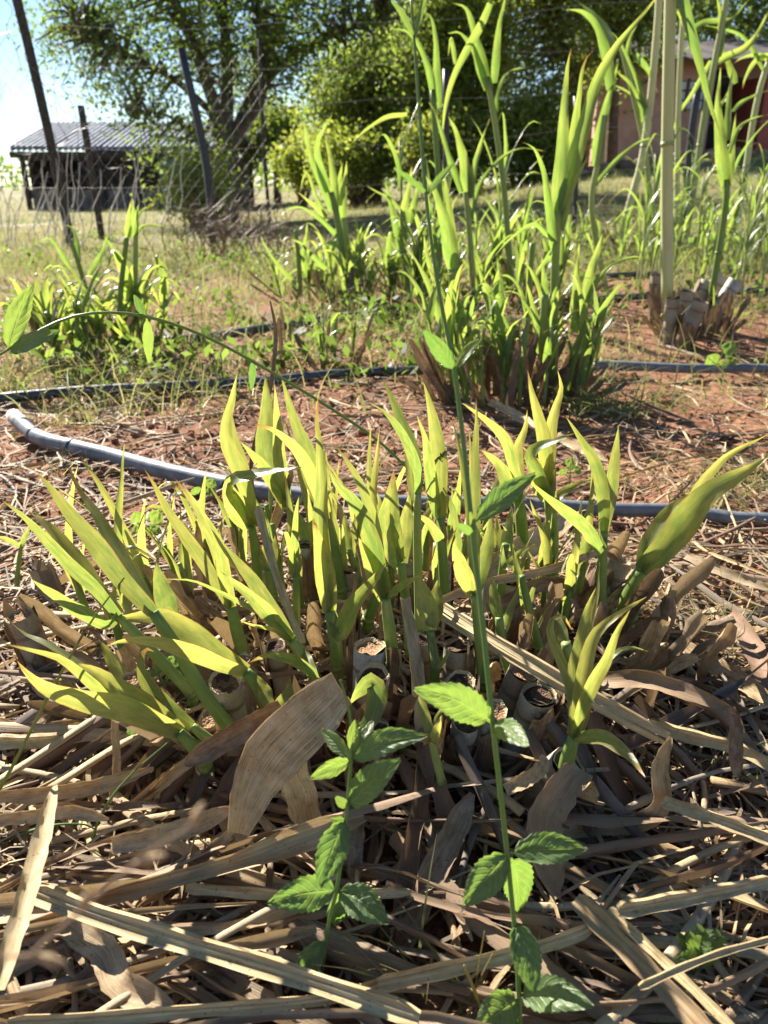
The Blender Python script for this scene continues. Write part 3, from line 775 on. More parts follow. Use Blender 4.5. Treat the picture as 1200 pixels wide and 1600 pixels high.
# base(px), z of base, stem width px, stem path above base up to the neck, leaves: (tip..base, width, dY, tone, twist)
SH = [
 ((365, 1146), .09, 21, [(320, 1085), (278, 1015), (240, 957)], [
    ([(55, 735), (80, 763), (107, 800), (149, 848), (187, 901)], 36, .05, .55, .2), ([(105, 725), (125, 768), (149, 800), (171, 840), (200, 885)], 24, .12, .4, -.5)]),
 ((300, 1085), .08, 17, [(235, 1015), (185, 962)], [
    ([(0, 780), (35, 805), (70, 840), (107, 880), (147, 917)], 25, .0, .35, .3), ([(43, 797), (80, 827), (107, 860), (150, 920)], 32, .08, .75, -.4),
    ([(48, 904), (60, 912), (95, 935), (128, 955), (165, 975)], 26, -.10, .1, .6)]),
 ((292, 1000), .09, 14, [(275, 968)], [([(243, 876), (248, 895), (256, 925), (268, 955)], 36, .02, .05, .35)]),
 ((27, 902), .05, 7, [(33, 853)], [([(48, 818), (42, 832)], 10, 0, .3, .2), ([(-14, 838), (8, 842), (24, 850)], 10, -.05, .6, .0)]),
 ((383, 1030), .08, 20, [(374, 1000), (361, 949)], [
    ([(224, 731), (240, 755), (261, 795), (283, 827), (320, 880)], 24, .05, .95, .3), ([(272, 745), (293, 773), (315, 808), (340, 860)], 28, .02, .7, -.3),
    ([(222, 800), (240, 790), (262, 800), (285, 825), (318, 872)], 22, .12, .8, .7)]),
 ((490, 1052), .09, 18, [(473, 1026), (455, 1000)], [
    ([(329, 825), (353, 859), (391, 901), (412, 933), (436, 966)], 27, .04, .6, .2), ([(345, 893), (385, 928), (417, 960), (440, 985)], 28, -.06, .45, -.4),
    ([(255, 905), (300, 907), (340, 923), (388, 947), (425, 968)], 10, -.05, .1, .5), ([(374, 970), (400, 978), (430, 985), (455, 1003)], 8, -.08, .9, .2)]),
 ((320, 1187), .07, 22, [(300, 1165), (280, 1145)], [
    ([(0, 1004), (53, 1017), (93, 1028), (125, 1052), (165, 1085), (230, 1125)], 22, -.02, .7, .3), ([(11, 965), (35, 988), (69, 1004), (107, 1028), (150, 1060), (220, 1110)], 18, .10, .25, -.8),
    ([(104, 1033), (120, 1040), (149, 1052), (187, 1079), (227, 1105), (265, 1132)], 46, .03, .9, .1), ([(27, 1033), (48, 1057), (80, 1079), (133, 1095), (187, 1105), (240, 1127)], 46, -.06, 1.0, .15)]),
 ((330, 1160), .08, 16, [(301, 1135)], [([(240, 1018), (229, 1014), (221, 1024), (221, 1045), (235, 1075), (267, 1108)], 30, .05, .35, .3)]),
 ((425, 1118), .09, 22, [(405, 1075), (385, 1050)], [
    ([(165, 1010), (185, 1003), (210, 1000), (250, 1004), (300, 1020), (350, 1040)], 32, -.08, .98, .1), ([(176, 965), (211, 964), (253, 962), (293, 985), (330, 1012)], 44, .05, .85, .3)]),
 ((217, 1092), .07, 14, [(205, 1075)], [([(155, 998), (165, 1015), (180, 1040), (197, 1065)], 26, .04, .8, .3)]),
 ((402, 918), .10, 15, [(400, 870), (393, 822)], [
    ([(372, 580), (362, 628), (354, 660), (356, 692), (372, 729), (388, 775)], 30, .03, .75, .2), ([(361, 640), (365, 670), (372, 700), (382, 740)], 20, .06, .4, -.4),
    ([(359, 745), (356, 755), (362, 775), (378, 800)], 48, -.02, .75, .1), ([(470, 730), (440, 735), (405, 742), (375, 748), (362, 760)], 22, -.05, .2, 1.0)]),
 ((480, 855), .10, 17, [(470, 820), (450, 790)], [
    ([(415, 580), (417, 633), (415, 687), (425, 735)], 38, .06, .35, .2), ([(429, 600), (433, 660), (436, 715), (446, 770)], 24, .02, .7, -.3), ([(375, 690), (400, 715), (425, 748), (445, 785)], 26, -.03, .3, .4)]),
 ((532, 920), .10, 18, [(527, 890), (516, 840), (508, 812)], [
    ([(393, 662), (428, 672), (460, 698), (481, 729), (497, 767)], 27, -.06, .65, .2), ([(439, 585), (452, 633), (468, 679), (484, 715), (496, 765)], 28, .05, .4, -.2), ([(452, 690), (470, 720), (490, 770)], 16, .05, .9, .5)]),
 ((527, 1042), .09, 20, [(524, 1005), (515, 955)], [
    ([(497, 620), (495, 660), (500, 700), (503, 760), (500, 820), (507, 880)], 27, .04, .5, .2), ([(490, 810), (496, 840), (503, 870), (512, 930)], 38, .0, .8, -.1),
    ([(604, 878), (588, 902), (551, 949), (530, 992)], 32, -.05, .35, .3), ([(511, 742), (509, 790), (510, 840), (513, 890)], 14, .02, .95, .5)]),
 ((614, 1040), .10, 19, [(611, 1000), (602, 935)], [
    ([(507, 718), (527, 756), (553, 783), (572, 815), (588, 870)], 34, -.03, .15, .5), ([(521, 692), (548, 729), (567, 767), (581, 810), (592, 875)], 24, .04, .45, -.3),
    ([(594, 664), (591, 700), (586, 745), (582, 790), (590, 860)], 20, .06, 1.0, .3), ([(580, 655), (577, 713), (578, 760), (588, 840)], 16, .08, .5, -.2),
    ([(560, 840), (575, 870), (592, 905)], 40, -.01, .45, .0), ([(664, 896), (633, 912), (609, 930)], 14, -.05, .2, .3)]),
 ((640, 1010), .10, 15, [(634, 940), (626, 880)], [
    ([(615, 735), (612, 780), (608, 820), (618, 870)], 44, .02, .5, .1), ([(640, 768), (636, 800), (630, 840), (628, 880)], 30, .04, .6, -.3), ([(590, 770), (600, 810), (615, 860)], 26, .03, .7, .3)]),
 ((655, 985), .10, 13, [(652, 830), (653, 770)], [
    ([(596, 588), (615, 628), (628, 660), (644, 700), (652, 735)], 24, .06, .1, .2), ([(578, 630), (604, 647), (623, 671), (641, 705), (652, 740)], 20, -.02, .1, -.5), ([(645, 670), (636, 700), (640, 740), (650, 790)], 16, .04, .9, .3)]),
 ((695, 928), .10, 15, [(691, 860), (688, 810)], [
    ([(660, 594), (671, 628), (679, 665), (684, 700), (687, 745)], 32, .03, .6, .1), ([(652, 650), (665, 692), (671, 740), (681, 800)], 24, .0, .45, -.4), ([(698, 740), (690, 770), (692, 810)], 26, .02, .85, .2), ([(645, 802), (668, 815), (690, 845)], 20, -.05, .35, .3)]),
 ((755, 1062), .09, 17, [(750, 1000), (742, 930)], [
    ([(744, 622), (745, 660), (743, 700), (743, 753), (741, 800), (741, 860)], 24, .06, .55, .2), ([(732, 668), (735, 700), (738, 750), (740, 820)], 17, .08, .8, -.2), ([(705, 648), (716, 692), (725, 740), (735, 810)], 15, .1, .6, .3),
    ([(712, 838), (713, 860), (725, 895), (738, 930)], 32, -.02, .95, .2), ([(768, 790), (765, 830), (755, 880)], 26, .05, .4, -.2)]),
 ((818, 872), .09, 19, [(815, 820), (810, 770)], [
    ([(722, 630), (761, 657), (788, 684), (801, 719), (810, 760)], 22, -.05, .55, .2), ([(824, 640), (820, 671), (809, 700), (810, 735)], 20, .04, 1.0, -.2), ([(750, 702), (777, 724), (791, 751), (806, 785)], 28, -.02, .5, .5)]),
 ((862, 884), .09, 20, [(863, 830), (858, 780)], [
    ([(824, 578), (831, 612), (841, 649), (851, 690), (855, 740)], 27, .02, .85, .1), ([(871, 578), (877, 607), (868, 639), (860, 675), (857, 735)], 25, .04, .95, -.1), ([(897, 678), (870, 688), (845, 698), (832, 712), (845, 745)], 26, -.05, .1, .7),
    ([(832, 712), (840, 730), (852, 765)], 44, .0, .85, .0), ([(926, 747), (900, 758), (876, 772), (862, 790)], 15, .03, .25, .4)]),
 ((938, 962), .08, 16, [(940, 900), (943, 830)], [
    ([(885, 652), (911, 691), (931, 725), (942, 767), (944, 810)], 25, .02, .25, .2), ([(967, 663), (962, 705), (956, 753), (948, 800)], 26, .05, .6, -.3), ([(826, 750), (847, 770), (873, 790), (917, 826), (938, 860)], 26, -.12, .1, .4)]),
 ((978, 962), .06, 30, [(988, 925), (1003, 893)], [
    ([(1205, 712), (1166, 736), (1115, 765), (1087, 793), (1058, 833), (1025, 872)], 54, -.05, .35, .2), ([(1205, 676), (1143, 708), (1115, 733), (1095, 759), (1070, 800), (1035, 850)], 22, .04, .95, -.2),
    ([(1086, 768), (1062, 785), (1038, 815), (1015, 855)], 34, .05, .55, .5)]),
 ((878, 1242), .06, 23, [(886, 1190), (897, 1150)], [
    ([(931, 918), (918, 959), (911, 1007), (905, 1054), (908, 1102)], 42, .06, .5, .1), ([(1010, 933), (972, 956), (940, 981), (924, 1007), (912, 1060)], 28, .02, .95, .3), ([(986, 950), (962, 991), (947, 1032), (928, 1064), (912, 1100)], 26, -.03, .55, -.3),
    ([(937, 878), (934, 927), (924, 969), (912, 1030)], 15, .10, .95, .2), ([(893, 984), (880, 963), (862, 970), (862, 995), (874, 1025), (893, 1075)], 20, .08, .5, .5),
    ([(1012, 1018), (985, 1012), (960, 1022), (920, 1075)], 15, .04, .35, .6), ([(1008, 1214), (985, 1185), (945, 1155), (905, 1152)], 28, -.08, .2, .4)]),
 ((679, 1064), .09, 15, [(679, 1035), (672, 985)], [([(652, 896), (660, 920), (670, 960)], 38, .02, .75, .1), ([(684, 905), (680, 940), (674, 980)], 32, .04, .5, -.2), ([(706, 1012), (695, 1030), (681, 1042)], 14, -.03, .3, .3)]),
 ((428, 1130), .10, 15, [(424, 1112)], [([(402, 1055), (412, 1075), (422, 1105)], 26, .02, .95, .2), ([(452, 1060), (450, 1085), (432, 1110)], 28, .04, .9, -.2)]),
 ((560, 1155), .09, 18, [(566, 1140)], [([(545, 1103), (562, 1080), (583, 1064), (591, 1090), (577, 1130)], 36, .03, .05, .4)]),
 ((505, 1085), .09, 15, [(495, 1062)], [([(388, 1036), (420, 1023), (460, 1031), (487, 1050)], 20, -.04, .15, .6), ([(470, 1000), (480, 1030), (492, 1055)], 20, .05, .8, .2)]),
 ((575, 968), .10, 17, [(583, 945), (590, 926)], [([(597, 908), (592, 922)], 14, .01, .6, .2)]),
 ((463, 965), .10, 12, [(463, 930), (462, 900)], [([(470, 862), (466, 880), (463, 898)], 17, .02, .5, .3), ([(448, 870), (456, 890), (462, 905)], 12, .02, .8, -.3)]),
 ((425, 930), .10, 15, [(418, 890)], [([(412, 848), (414, 870), (418, 892)], 22, .02, .95, .2), ([(430, 835), (428, 862), (420, 895)], 18, .04, .85, -.2)]),
 ((690, 1222), .07, 13, [(680, 1180), (672, 1145)], [([(655, 1075), (662, 1110), (672, 1148)], 20, .02, .75, .3), ([(700, 1095), (684, 1120), (675, 1155)], 14, .05, .85, -.3), ([(690, 1118), (682, 1140), (674, 1160)], 18, -.02, .95, .2)]),
 ((560, 905), .10, 11, [(545, 860)], [([(538, 800), (541, 830), (546, 865)], 18, .03, .6, .2), ([(560, 790), (553, 830), (548, 870)], 14, .05, .85, -.2)]),
 ((780, 960), .09, 14, [(785, 900), (790, 850)], [([(800, 790), (795, 820), (790, 860)], 22, .04, .3, .2), ([(838, 850), (815, 862), (790, 885)], 16, -.04, .5, .4), ([(775, 800), (780, 830), (788, 870)], 16, .05, .85, -.2)]),
 ((842, 1010), .08, 13, [(825, 945), (815, 900)], [([(800, 850), (806, 880), (815, 915)], 14, .03, .5, .2), ([(850, 890), (835, 915), (822, 950)], 15, .05, .2, -.3), ([(870, 930), (850, 960), (832, 985)], 12, .02, .4, .4)]),
 ((800, 1060), .08, 16, [(785, 1010), (780, 965)], [([(770, 900), (772, 930), (780, 970)], 22, .03, .35, .2), ([(812, 915), (800, 945), (784, 985)], 18, .05, .3, -.3)]),
 ((905, 1075), .07, 20, [(890, 1030), (884, 1005)], [([(872, 955), (876, 980), (884, 1010)], 22, .03, .55, .2)]),
]
for (bx, by), zb, sw, path, leaves in SH:
    b = atz(bx, by, stool_c[2] * 0 + zb)
    Y0 = b[1]
    P = [aty(bx, by + 14, Y0)] + [b] + [aty(x, y, Y0) for x, y in path]
    r = sw * .5 * m_per_px(b)
    s = MB(); tube(s, P, [r * 1.12, r * 1.05, r, r * .78], random.random() * .8, n=14, sides=9, jit=.03)
    sh = part('shoot', s, M['stem'], stool, b)
    for q in range(1):                                     # a papery node ring near the base
        s = MB(); c0 = b; d0 = norm(P[2] - P[1]); tube(s, [c0 - d0 * .003, c0 + d0 * .003], [r * 1.22, r * 1.22], .3, n=2, sides=9); part('node', s, M['stem'], sh)
    for L in leaves:
        lp, w, dY, tone, tw = L
        o = blade(sh, lp, w, Y0, dY, min(1, max(0, tone + random.uniform(-.08, .08))), tw, neck=path[-1], fold=random.uniform(.12, .34))

# cut stubs, each with a pithy cut face and a torn sheath
def stub(parent, top_px, zt, rpx, lean=(0, 0), h=.12, tone=.5, cutlight=True, sheath=True):
    t = atz(top_px[0], top_px[1], zt)
    r = rpx * m_per_px(t)
    b = t + np.array([-lean[0] * h, -lean[1] * h, -h])
    s = MB(); m = 14
    P = spline([b, (b + t) / 2, t], 6)
    tube(s, P, [r * .95, r * 1.05, r * .98, r], tone, n=7, sides=m, jit=.08, cap=False)
    o = part('stub', s, M['stub'], parent, b)
    ax = norm(t - b); sx = norm(np.cross(ax, (0, 1, .1))); sy = np.cross(ax, sx)
    a = np.arange(m) * 2 * PI / m
    sl = random.uniform(0, 6.28); sk = random.uniform(.15, .5)
    rim = [sk * math.cos(a[i] - sl) + random.uniform(-.16, .16) for i in range(m)]
    vs = [t - ax * r * .25]; uv = [(0, 0)]
    for k, q in ((.45, .22), (.8, .16), (.93, .03), (1.0, -.02)):
        for i in range(m):
            vs.append(t + (sx * math.cos(a[i]) + sy * math.sin(a[i])) * r * k - ax * r * (q + random.uniform(-.06, .06) - rim[i] * k)); uv.append((k, 0))
    f = [(0, 1 + i, 1 + (i + 1) % m) for i in range(m)]
    for k in range(3): f += [(1 + k * m + i, 1 + (k + 1) * m + i, 1 + (k + 1) * m + (i + 1) % m, 1 + k * m + (i + 1) % m) for i in range(m)]
    s = MB(); s.add(vs, f, uv, .9 if cutlight else .1); part('cut_face', s, M['cut'], o, t)
    if sheath:
        for q in range(random.choice((1, 2, 3))):
            a0 = random.uniform(0, 6.28); aw = random.uniform(1.6, 3.4); nn = 9; rows = 6
            hh = h * random.uniform(.6, 1.12)
            s = MB(); vs = []; uv = []
            for k in range(rows):
                z = k / (rows - 1)
                for i in range(nn):
                    an = a0 + aw * i / (nn - 1)
                    rr = r * (1.10 + .09 * q + .16 * z * z + random.uniform(0, .05))
                    top = 1 + (random.uniform(-.2, .12) if k == rows - 1 else 0)
                    vs.append(b + ax * hh * z * top + (sx * math.cos(an) + sy * math.sin(an)) * rr); uv.append((i / (nn - 1), z))
            s.add(vs, [(k * nn + i, k * nn + i + 1, (k + 1) * nn + i + 1, (k + 1) * nn + i) for k in range(rows - 1) for i in range(nn - 1)], uv, random.random())
            part('sheath', s, M['sheath'], o, b)
    return o
STUBS = [((578, 1010), .13, 25, (.05, .0), 1, .9), ((582, 1062), .12, 27, (.1, -.1), 0, .2), ((30, 962), .11, 22, (-.2, 0), 1, .3), ((352, 1068), .11, 25, (-.05, -.1), 0, .7), ((205, 1062), .10, 17, (-.2, -.1), 1, .6),
 ((842, 1085), .11, 27, (.15, -.2), 0, .6), ((716, 1008), .12, 23, (0, 0), 0, .4), ((718, 1068), .11, 24, (.05, -.2), 0, .2), ((818, 1050), .11, 24, (.25, -.1), 1, .3), ((378, 1030), .11, 16, (0, 0), 1, .4),
 ((536, 950), .12, 20, (0, 0), 1, .5), ((300, 998), .10, 17, (-.1, 0), 1, .5), ((477, 850), .13, 17, (0, 0), 0, .9), ((965, 872), .10, 24, (.35, .1), 1, .4), ((770, 862), .12, 17, (0, .1), 1, .9), ((640, 870), .12, 15, (0, 0), 1, .5),
 ((232, 900), .09, 18, (-.2, .1), 0, .4), ((770, 1112), .10, 22, (.1, -.2), 1, .2), ((545, 890), .12, 15, (0, 0), 1, .4), ((660, 1000), .11, 16, (0, 0), 0, .3), ((430, 1010), .11, 16, (-.1, 0), 0, .3), ((60, 885), .08, 16, (-.3, .1), 0, .2),
 ((590, 1135), .09, 18, (0, -.2), 0, .3), ((690, 880), .12, 16, (0, .1), 1, .6), ((880, 930), .10, 18, (.3, 0), 1, .5), ((250, 1010), .10, 16, (-.2, -.1), 0, .4), ((800, 910), .11, 16, (.1, .1), 0, .5), ((480, 1095), .10, 20, (0, -.2), 0, .3),
 ((330, 1120), .09, 22, (-.2, -.2), 1, .4), ((730, 1125), .09, 24, (.05, -.3), 0, .3), ((890, 1195), .085, 30, (.35, -.55), 0, .45)]
for p, zt, rp, lean, cl, tone in STUBS:
    stub(stool, p, zt, rp, lean, .13, tone, bool(cl))
# upright dead sheaths packed between the stubs
for i in range(110):
    a = random.uniform(0, 2 * PI); q = math.sqrt(random.random())
    x, y = .02 + .36 * q * math.cos(a), .80 + .24 * q * math.sin(a)
    b = np.array([x, y, tz(x, y) + .0]); h = random.uniform(.05, .13)
    ln = np.array([(x - .02) * random.uniform(0, .28), (y - .85) * random.uniform(0, .3) - random.uniform(0, .03), h])
    s = MB(); ribbon(s, [b, b + ln * .5 + RNG.normal(0, .006, 3), b + ln], random.uniform(.012, .026), p_torn, random.random(), n=8, fold=random.choice((-1, 1)) * random.uniform(.5, 1.2), twist=random.uniform(-1, 1), wave=.1, jag=.3)
    part('dead_sheath', s, M['straw' if i % 5 < 3 else 'sheath'], stool, b)

# weathered sheaths sliding outwards from the stool to the soil in front
random.seed(61)
for i in range(34):
    a = random.uniform(-2.75, -.25); x0, y0 = .02 + .30 * math.cos(a), .74 + .17 * math.sin(a)
    L = random.uniform(.07, .19); x1, y1 = x0 + L * math.cos(a + random.uniform(-.35, .35)), y0 + L * .75 * math.sin(a + random.uniform(-.35, .35))
    z0 = tz(x0, y0) + random.uniform(.04, .09)
    P = [np.array([x0, y0, z0]), np.array([(x0 + x1) / 2, (y0 + y1) / 2, tz((x0 + x1) / 2, (y0 + y1) / 2) + random.uniform(.025, .055)]), np.array([x1, y1, tz(x1, y1) + .006])]
    s = MB(); ribbon(s, P, random.uniform(.009, .022), random.choice((p_strap, p_torn, p_blade)), random.choice((.12, .13, .25, .26, .39, .53, .8, .1)) + random.uniform(-.01, .01), n=10, cross=6, fold=random.choice((-1, 1)) * random.uniform(.4, 1.2), twist=random.uniform(-.5, .5), wave=.08, jag=.25)
    part('dead_sheath', s, M['sheath'], stool, P[0])
# ------------------------------------------------------------------ toothed-leaf weeds
def toothed_leaf(parent, base, tip, w, tone, twist=.2, bend=.0, teeth=9, side=None, cup=.25, name='leaf'):
    base, tip = np.asarray(base), np.asarray(tip)
    L = np.linalg.norm(tip - base); mid = (base + tip) / 2 + np.array([0, 0, bend * L])
    n = teeth * 4 + 5; P = spline([base, mid, tip], n)
    T = norm(np.gradient(P, axis=0)); V = norm(CAM - P); S = norm(np.cross(T, V)); N = norm(np.cross(S, T))
    S2 = S * math.cos(twist) + N * math.sin(twist); N2 = norm(np.cross(S2, T))
    t = np.linspace(0, 1, n)
    prof = np.where(t < .08, .05, np.sin(np.clip((t - .06) / .94, 0, 1) ** .72 * PI) ** .9)
    tooth = ((t * teeth) % 1.0)
    cross = 8; vs = []; uv = []
    for j in range(cross + 1):
        s_ = -1 + 2 * j / cross
        k = 1 - .13 * (1 - tooth) * (abs(s_) > .95) * (t > .18)
        sh = T * (w * .10 * abs(s_) * (abs(s_) > .95) * (t > .18))[:, None]
        W = (w * .5 * prof * k + .0006)[:, None]
        lat = np.sin((t - abs(s_) * .275) * 48) * .018 * w * np.sin(abs(s_) * PI)
        vs.append(P + S2 * s_ * W + N2 * (cup * abs(s_) * W + lat[:, None] + .05 * w * math.sin(j * 1.7) * np.sin(t * 7)[:, None]) + sh)
        uv.append(np.stack([np.full(n, (s_ + 1) / 2), t], 1))
    k = cross + 1
    s = MB(); s.add(np.stack(vs, 1), [(i * k + j, i * k + j + 1, (i + 1) * k + j + 1, (i + 1) * k + j) for i in range(n - 1) for j in range(cross)], np.stack(uv, 1), tone)
    return part(name, s, M['weed'], parent, base)
def weed(name, label, stem_px, Ys, rpx, leaves, group=None):
    P = [aty(x, y, Y) for (x, y), Y in zip(stem_px, Ys)]
    P[0][2] = min(P[0][2], tz(P[0][0], P[0][1]) + .01)
    t = thing(name, P[0], label, 'weed', group)
    r = [q * .38 * m_per_px(p) for q, p in zip(rpx, P)]
    s = MB(); tube(s, P, r, .5, n=48, sides=6); part('stem', s, M['weedstem'], t)
    py = np.array([q[1] for q in stem_px]); 
    for (bp, tp, w, tone, tw, dY) in leaves:
        i = int(np.argmin([math.hypot(bp[0] - x, bp[1] - y) for x, y in stem_px]))
        # distance of the stem where the leaf leaves it
        d = [1e-3 + math.hypot(bp[0] - x, bp[1] - y) for x, y in stem_px]
        o2 = np.argsort(d)[:2]; Yb = (Ys[o2[0]] / d[o2[0]] + Ys[o2[1]] / d[o2[1]]) / (1 / d[o2[0]] + 1 / d[o2[1]])
        b = aty(bp[0], bp[1], Yb); e = aty(tp[0], tp[1], Yb + dY)
        toothed_leaf(t, b, e, w * .9 * m_per_px(b) / max(.4, math.cos(tw)), min(1, tone + .12), tw, bend=random.uniform(.02, .1), teeth=max(4, int(w / 5)))
    return t
weed('tall_weed', 'tall single stemmed weed with paired toothed leaves rising before the stubs', [(816, 1640), (808, 1500), (797, 1380), (788, 1290), (770, 1130), (755, 980), (740, 850), (727, 720), (710, 580), (685, 450), (665, 300), (650, 100), (641, -20)],
     [.335, .355, .375, .385, .405, .43, .45, .47, .49, .51, .53, .56, .575], [11, 11, 11, 12, 12, 13, 12, 11, 10, 9, 8, 7, 6], [
     ((648, 60), (612, 0), 8, .5, .2, .0), ((648, 60), (668, -10), 7, .6, .2, .0), ((668, 303), (616, 262), 7, .1, .3, -.01), ((668, 303), (708, 256), 10, .2, .3, .0),
     ((710, 578), (663, 516), 28, .1, .3, -.02), ((711, 578), (750, 530), 16, .8, .5, .02), ((742, 815), (836, 741), 40, .15, .2, .0), ((738, 835), (716, 818), 14, .3, .3, -.01), ((741, 830), (735, 800), 8, .8, .2, 0),
     ((768, 1128), (650, 1077), 60, .55, .15, -.02), ((771, 1130), (824, 1166), 40, .5, .3, -.04), ((797, 1335), (912, 1326), 54, .4, .3, .01), ((795, 1333), (727, 1413), 58, .35, .1, -.02),
     ((798, 1340), (812, 1425), 60, .35, .3, .05), ((805, 1440), (834, 1548), 52, .25, .2, -.03), ((812, 1555), (924, 1572), 56, .4, .2, -.03), ((812, 1560), (745, 1615), 62, .45, .1, -.02)])
weed('short_weed', 'shorter leafy weed leaning beside the big tan sheath', [(500, 1490), (514, 1440), (527, 1385), (540, 1285), (548, 1190), (547, 1120), (532, 1062)],
     [.385, .388, .393, .405, .42, .43, .435], [8, 8, 9, 9, 9, 8, 5], [
     ((548, 1187), (664, 1150), 44, .3, .2, -.01), ((547, 1185), (503, 1140), 26, .8, .3, .02), ((547, 1190), (486, 1215), 28, .7, .5, -.02), ((550, 1175), (582, 1128), 24, .85, .4, .02), ((550, 1175), (556, 1125), 20, .9, .3, .0),
     ((543, 1260), (624, 1188), 52, .15, .25, -.01), ((541, 1280), (500, 1384), 54, .2, .2, -.03), ((542, 1262), (525, 1245), 16, .6, .3, 0), ((541, 1285), (517, 1280), 14, .6, .3, 0), ((527, 1390), (423, 1410), 58, .25, .2, -.02), ((527, 1392), (604, 1440), 56, .3, .1, -.02),
     ((525, 1395), (528, 1445), 44, .2, .4, .02), ((506, 1470), (463, 1532), 40, .5, .1, -.02)])
weed('arching_weed', 'thin weed stem arching over the shoots with a red spotted end leaf', [(700, 935), (690, 800), (672, 765), (630, 725), (590, 688), (520, 640), (430, 585), (330, 530), (250, 500), (190, 489), (130, 491), (80, 507), (40, 530), (-10, 560)],
     [.84, .84, .84, .83, .82, .80, .77, .74, .72, .70, .68, .67, .66, .65], [5, 5, 5, 5, 5, 6, 7, 7, 7, 7, 7, 6, 6, 5], [
     ((12, 548), (50, 446), 38, .75, .3, .02), ((14, 552), (94, 517), 26, .15, .4, -.02), ((228, 497), (210, 461), 14, .1, .6, .0), ((229, 497), (233, 567), 18, .8, .3, 0), ((395, 562), (393, 610), 12, .1, .3, .0)])
# ------------------------------------------------------------------ irrigation pipes
def pipe(label, px, r, mat, z=None, extra=None):
    P = [atz(x, y, (z if z is not None else r + .008)) for x, y in px]
    P = [np.array([p[0], p[1], r + .010]) for p in P]
    b = np.mean(P, axis=0); b[2] = 0
    s = MB(); Q = tube(s, P, r, .5, n=60, sides=14)
    o = part('irrigation_pipe', s, mat, None, P[0]); tag(o, label, 'pipe', None)
    if extra:
        d = norm(P[1] - P[0]); q = MB(); tube(q, [P[0] - d * .004, P[0] + d * .10], [r * 1.06, r * 1.06], .5, n=5, sides=14, jit=.02); part('dusty_end', q, M['pipe_end'], o, P[0])
        for k in (.2, .35, .8):
            c = Q[int(k * 59)]; dd = norm(Q[int(k * 59) + 1] - c); q = MB(); tube(q, [c - dd * .006, c + dd * .006], [r * 1.05] * 2, .2, n=2, sides=14); part('band', q, M['pipe_dark'], o, c)
    return o
pipe('thick grey pipe with a pale open end lying behind the near clump', [(22, 652), (60, 684), (120, 701), (170, 713), (230, 730), (290, 745), (360, 760), (430, 772), (505, 781)], .0172, M['pipe'], extra=True)
pipe('slender grey pipe passing behind the near clump into the grass', [(540, 783), (620, 786), (700, 788), (800, 789), (880, 793), (960, 798), (1060, 800), (1150, 812), (1260, 815)], .0125, M['pipe'])
pipe('dark pipe between the two rows of clumps, ending at the stubs', [(-60, 632), (0, 624), (60, 618), (130, 612), (220, 607), (320, 602), (420, 596), (520, 586), (620, 581), (720, 579), (800, 578)], .0145, M['pipe_dark'])
pipe('grey pipe lying in front of the cut white stubs', [(900, 573), (960, 572), (1010, 574), (1080, 577), (1150, 576), (1230, 578), (1300, 580)], .0145, M['pipe'])
pipe('dark pipe crossing behind the low left clump', [(255, 534), (320, 528), (400, 516), (480, 504), (540, 494), (600, 487), (680, 482), (760, 478)], .017, M['pipe_dark'])
pipe('short dark pipe seen left of the cut white stubs', [(880, 472), (930, 468), (980, 465), (1040, 462), (1120, 458), (1230, 452)], .017, M['pipe_dark'])
pipe('far dark pipe under the tall stalks', [(900, 436), (960, 431), (1020, 428), (1090, 425), (1160, 424), (1260, 420)], .017, M['pipe_dark'])

# ------------------------------------------------------------------ further clumps
def young_shoot(parent, b, h, nl, L, lw, tone, mat, lean=(0, 0), droop=.35, stemr=.006, smat=None):
    top = b + np.array([lean[0] * h, lean[1] * h, h])
    s = MB(); P = tube(s, [b - (0, 0, .02), (b + top) / 2 + RNG.normal(0, .01, 3) * h, top], [stemr, stemr * .9, stemr * .6], random.random(), n=8, sides=7)
    sh = part('shoot', s, smat or M['stem'], parent, b)
    az = random.uniform(0, 6.28)
    for i in range(nl):
        f = .25 + .75 * (i + random.random() * .4) / nl
        p0 = P[min(7, int(f * 7))]
        az += PI + random.uniform(-.5, .5)
        out = np.array([math.cos(az), math.sin(az) * .8, 0])
        l = L * random.uniform(.65, 1.15); dr = droop * random.uniform(.3, 1.6) * (1.25 - f * .6)
        up = np.array([lean[0] * .4, lean[1] * .4, 1.])
        p1 = p0 + l * .30 * (up + out * .22); p2 = p0 + l * (.66 * up * (1 - .25 * dr) + out * (.22 + .30 * dr)); p3 = p0 + l * (up * (.92 - 1.05 * dr) + out * (.3 + .75 * dr))
        kink = random.random() < .3
        if kink: p3 = p2 + np.array([out[0], out[1], -.55]) * l * random.uniform(.12, .3)
        q = MB(); ribbon(q, [p0, p1, p2, p3], lw * random.uniform(.75, 1.2), p_tall, min(1, max(0, tone + random.uniform(-.3, .3))), n=14, cross=4, fold=random.uniform(.15, .45),
                         side0=np.array([-out[1], out[0], 0]), twist=random.uniform(-.7, .7), twist_end=random.uniform(-.9, .9), wave=.05)
        part('leaf', q, mat, sh, p0)
    return sh
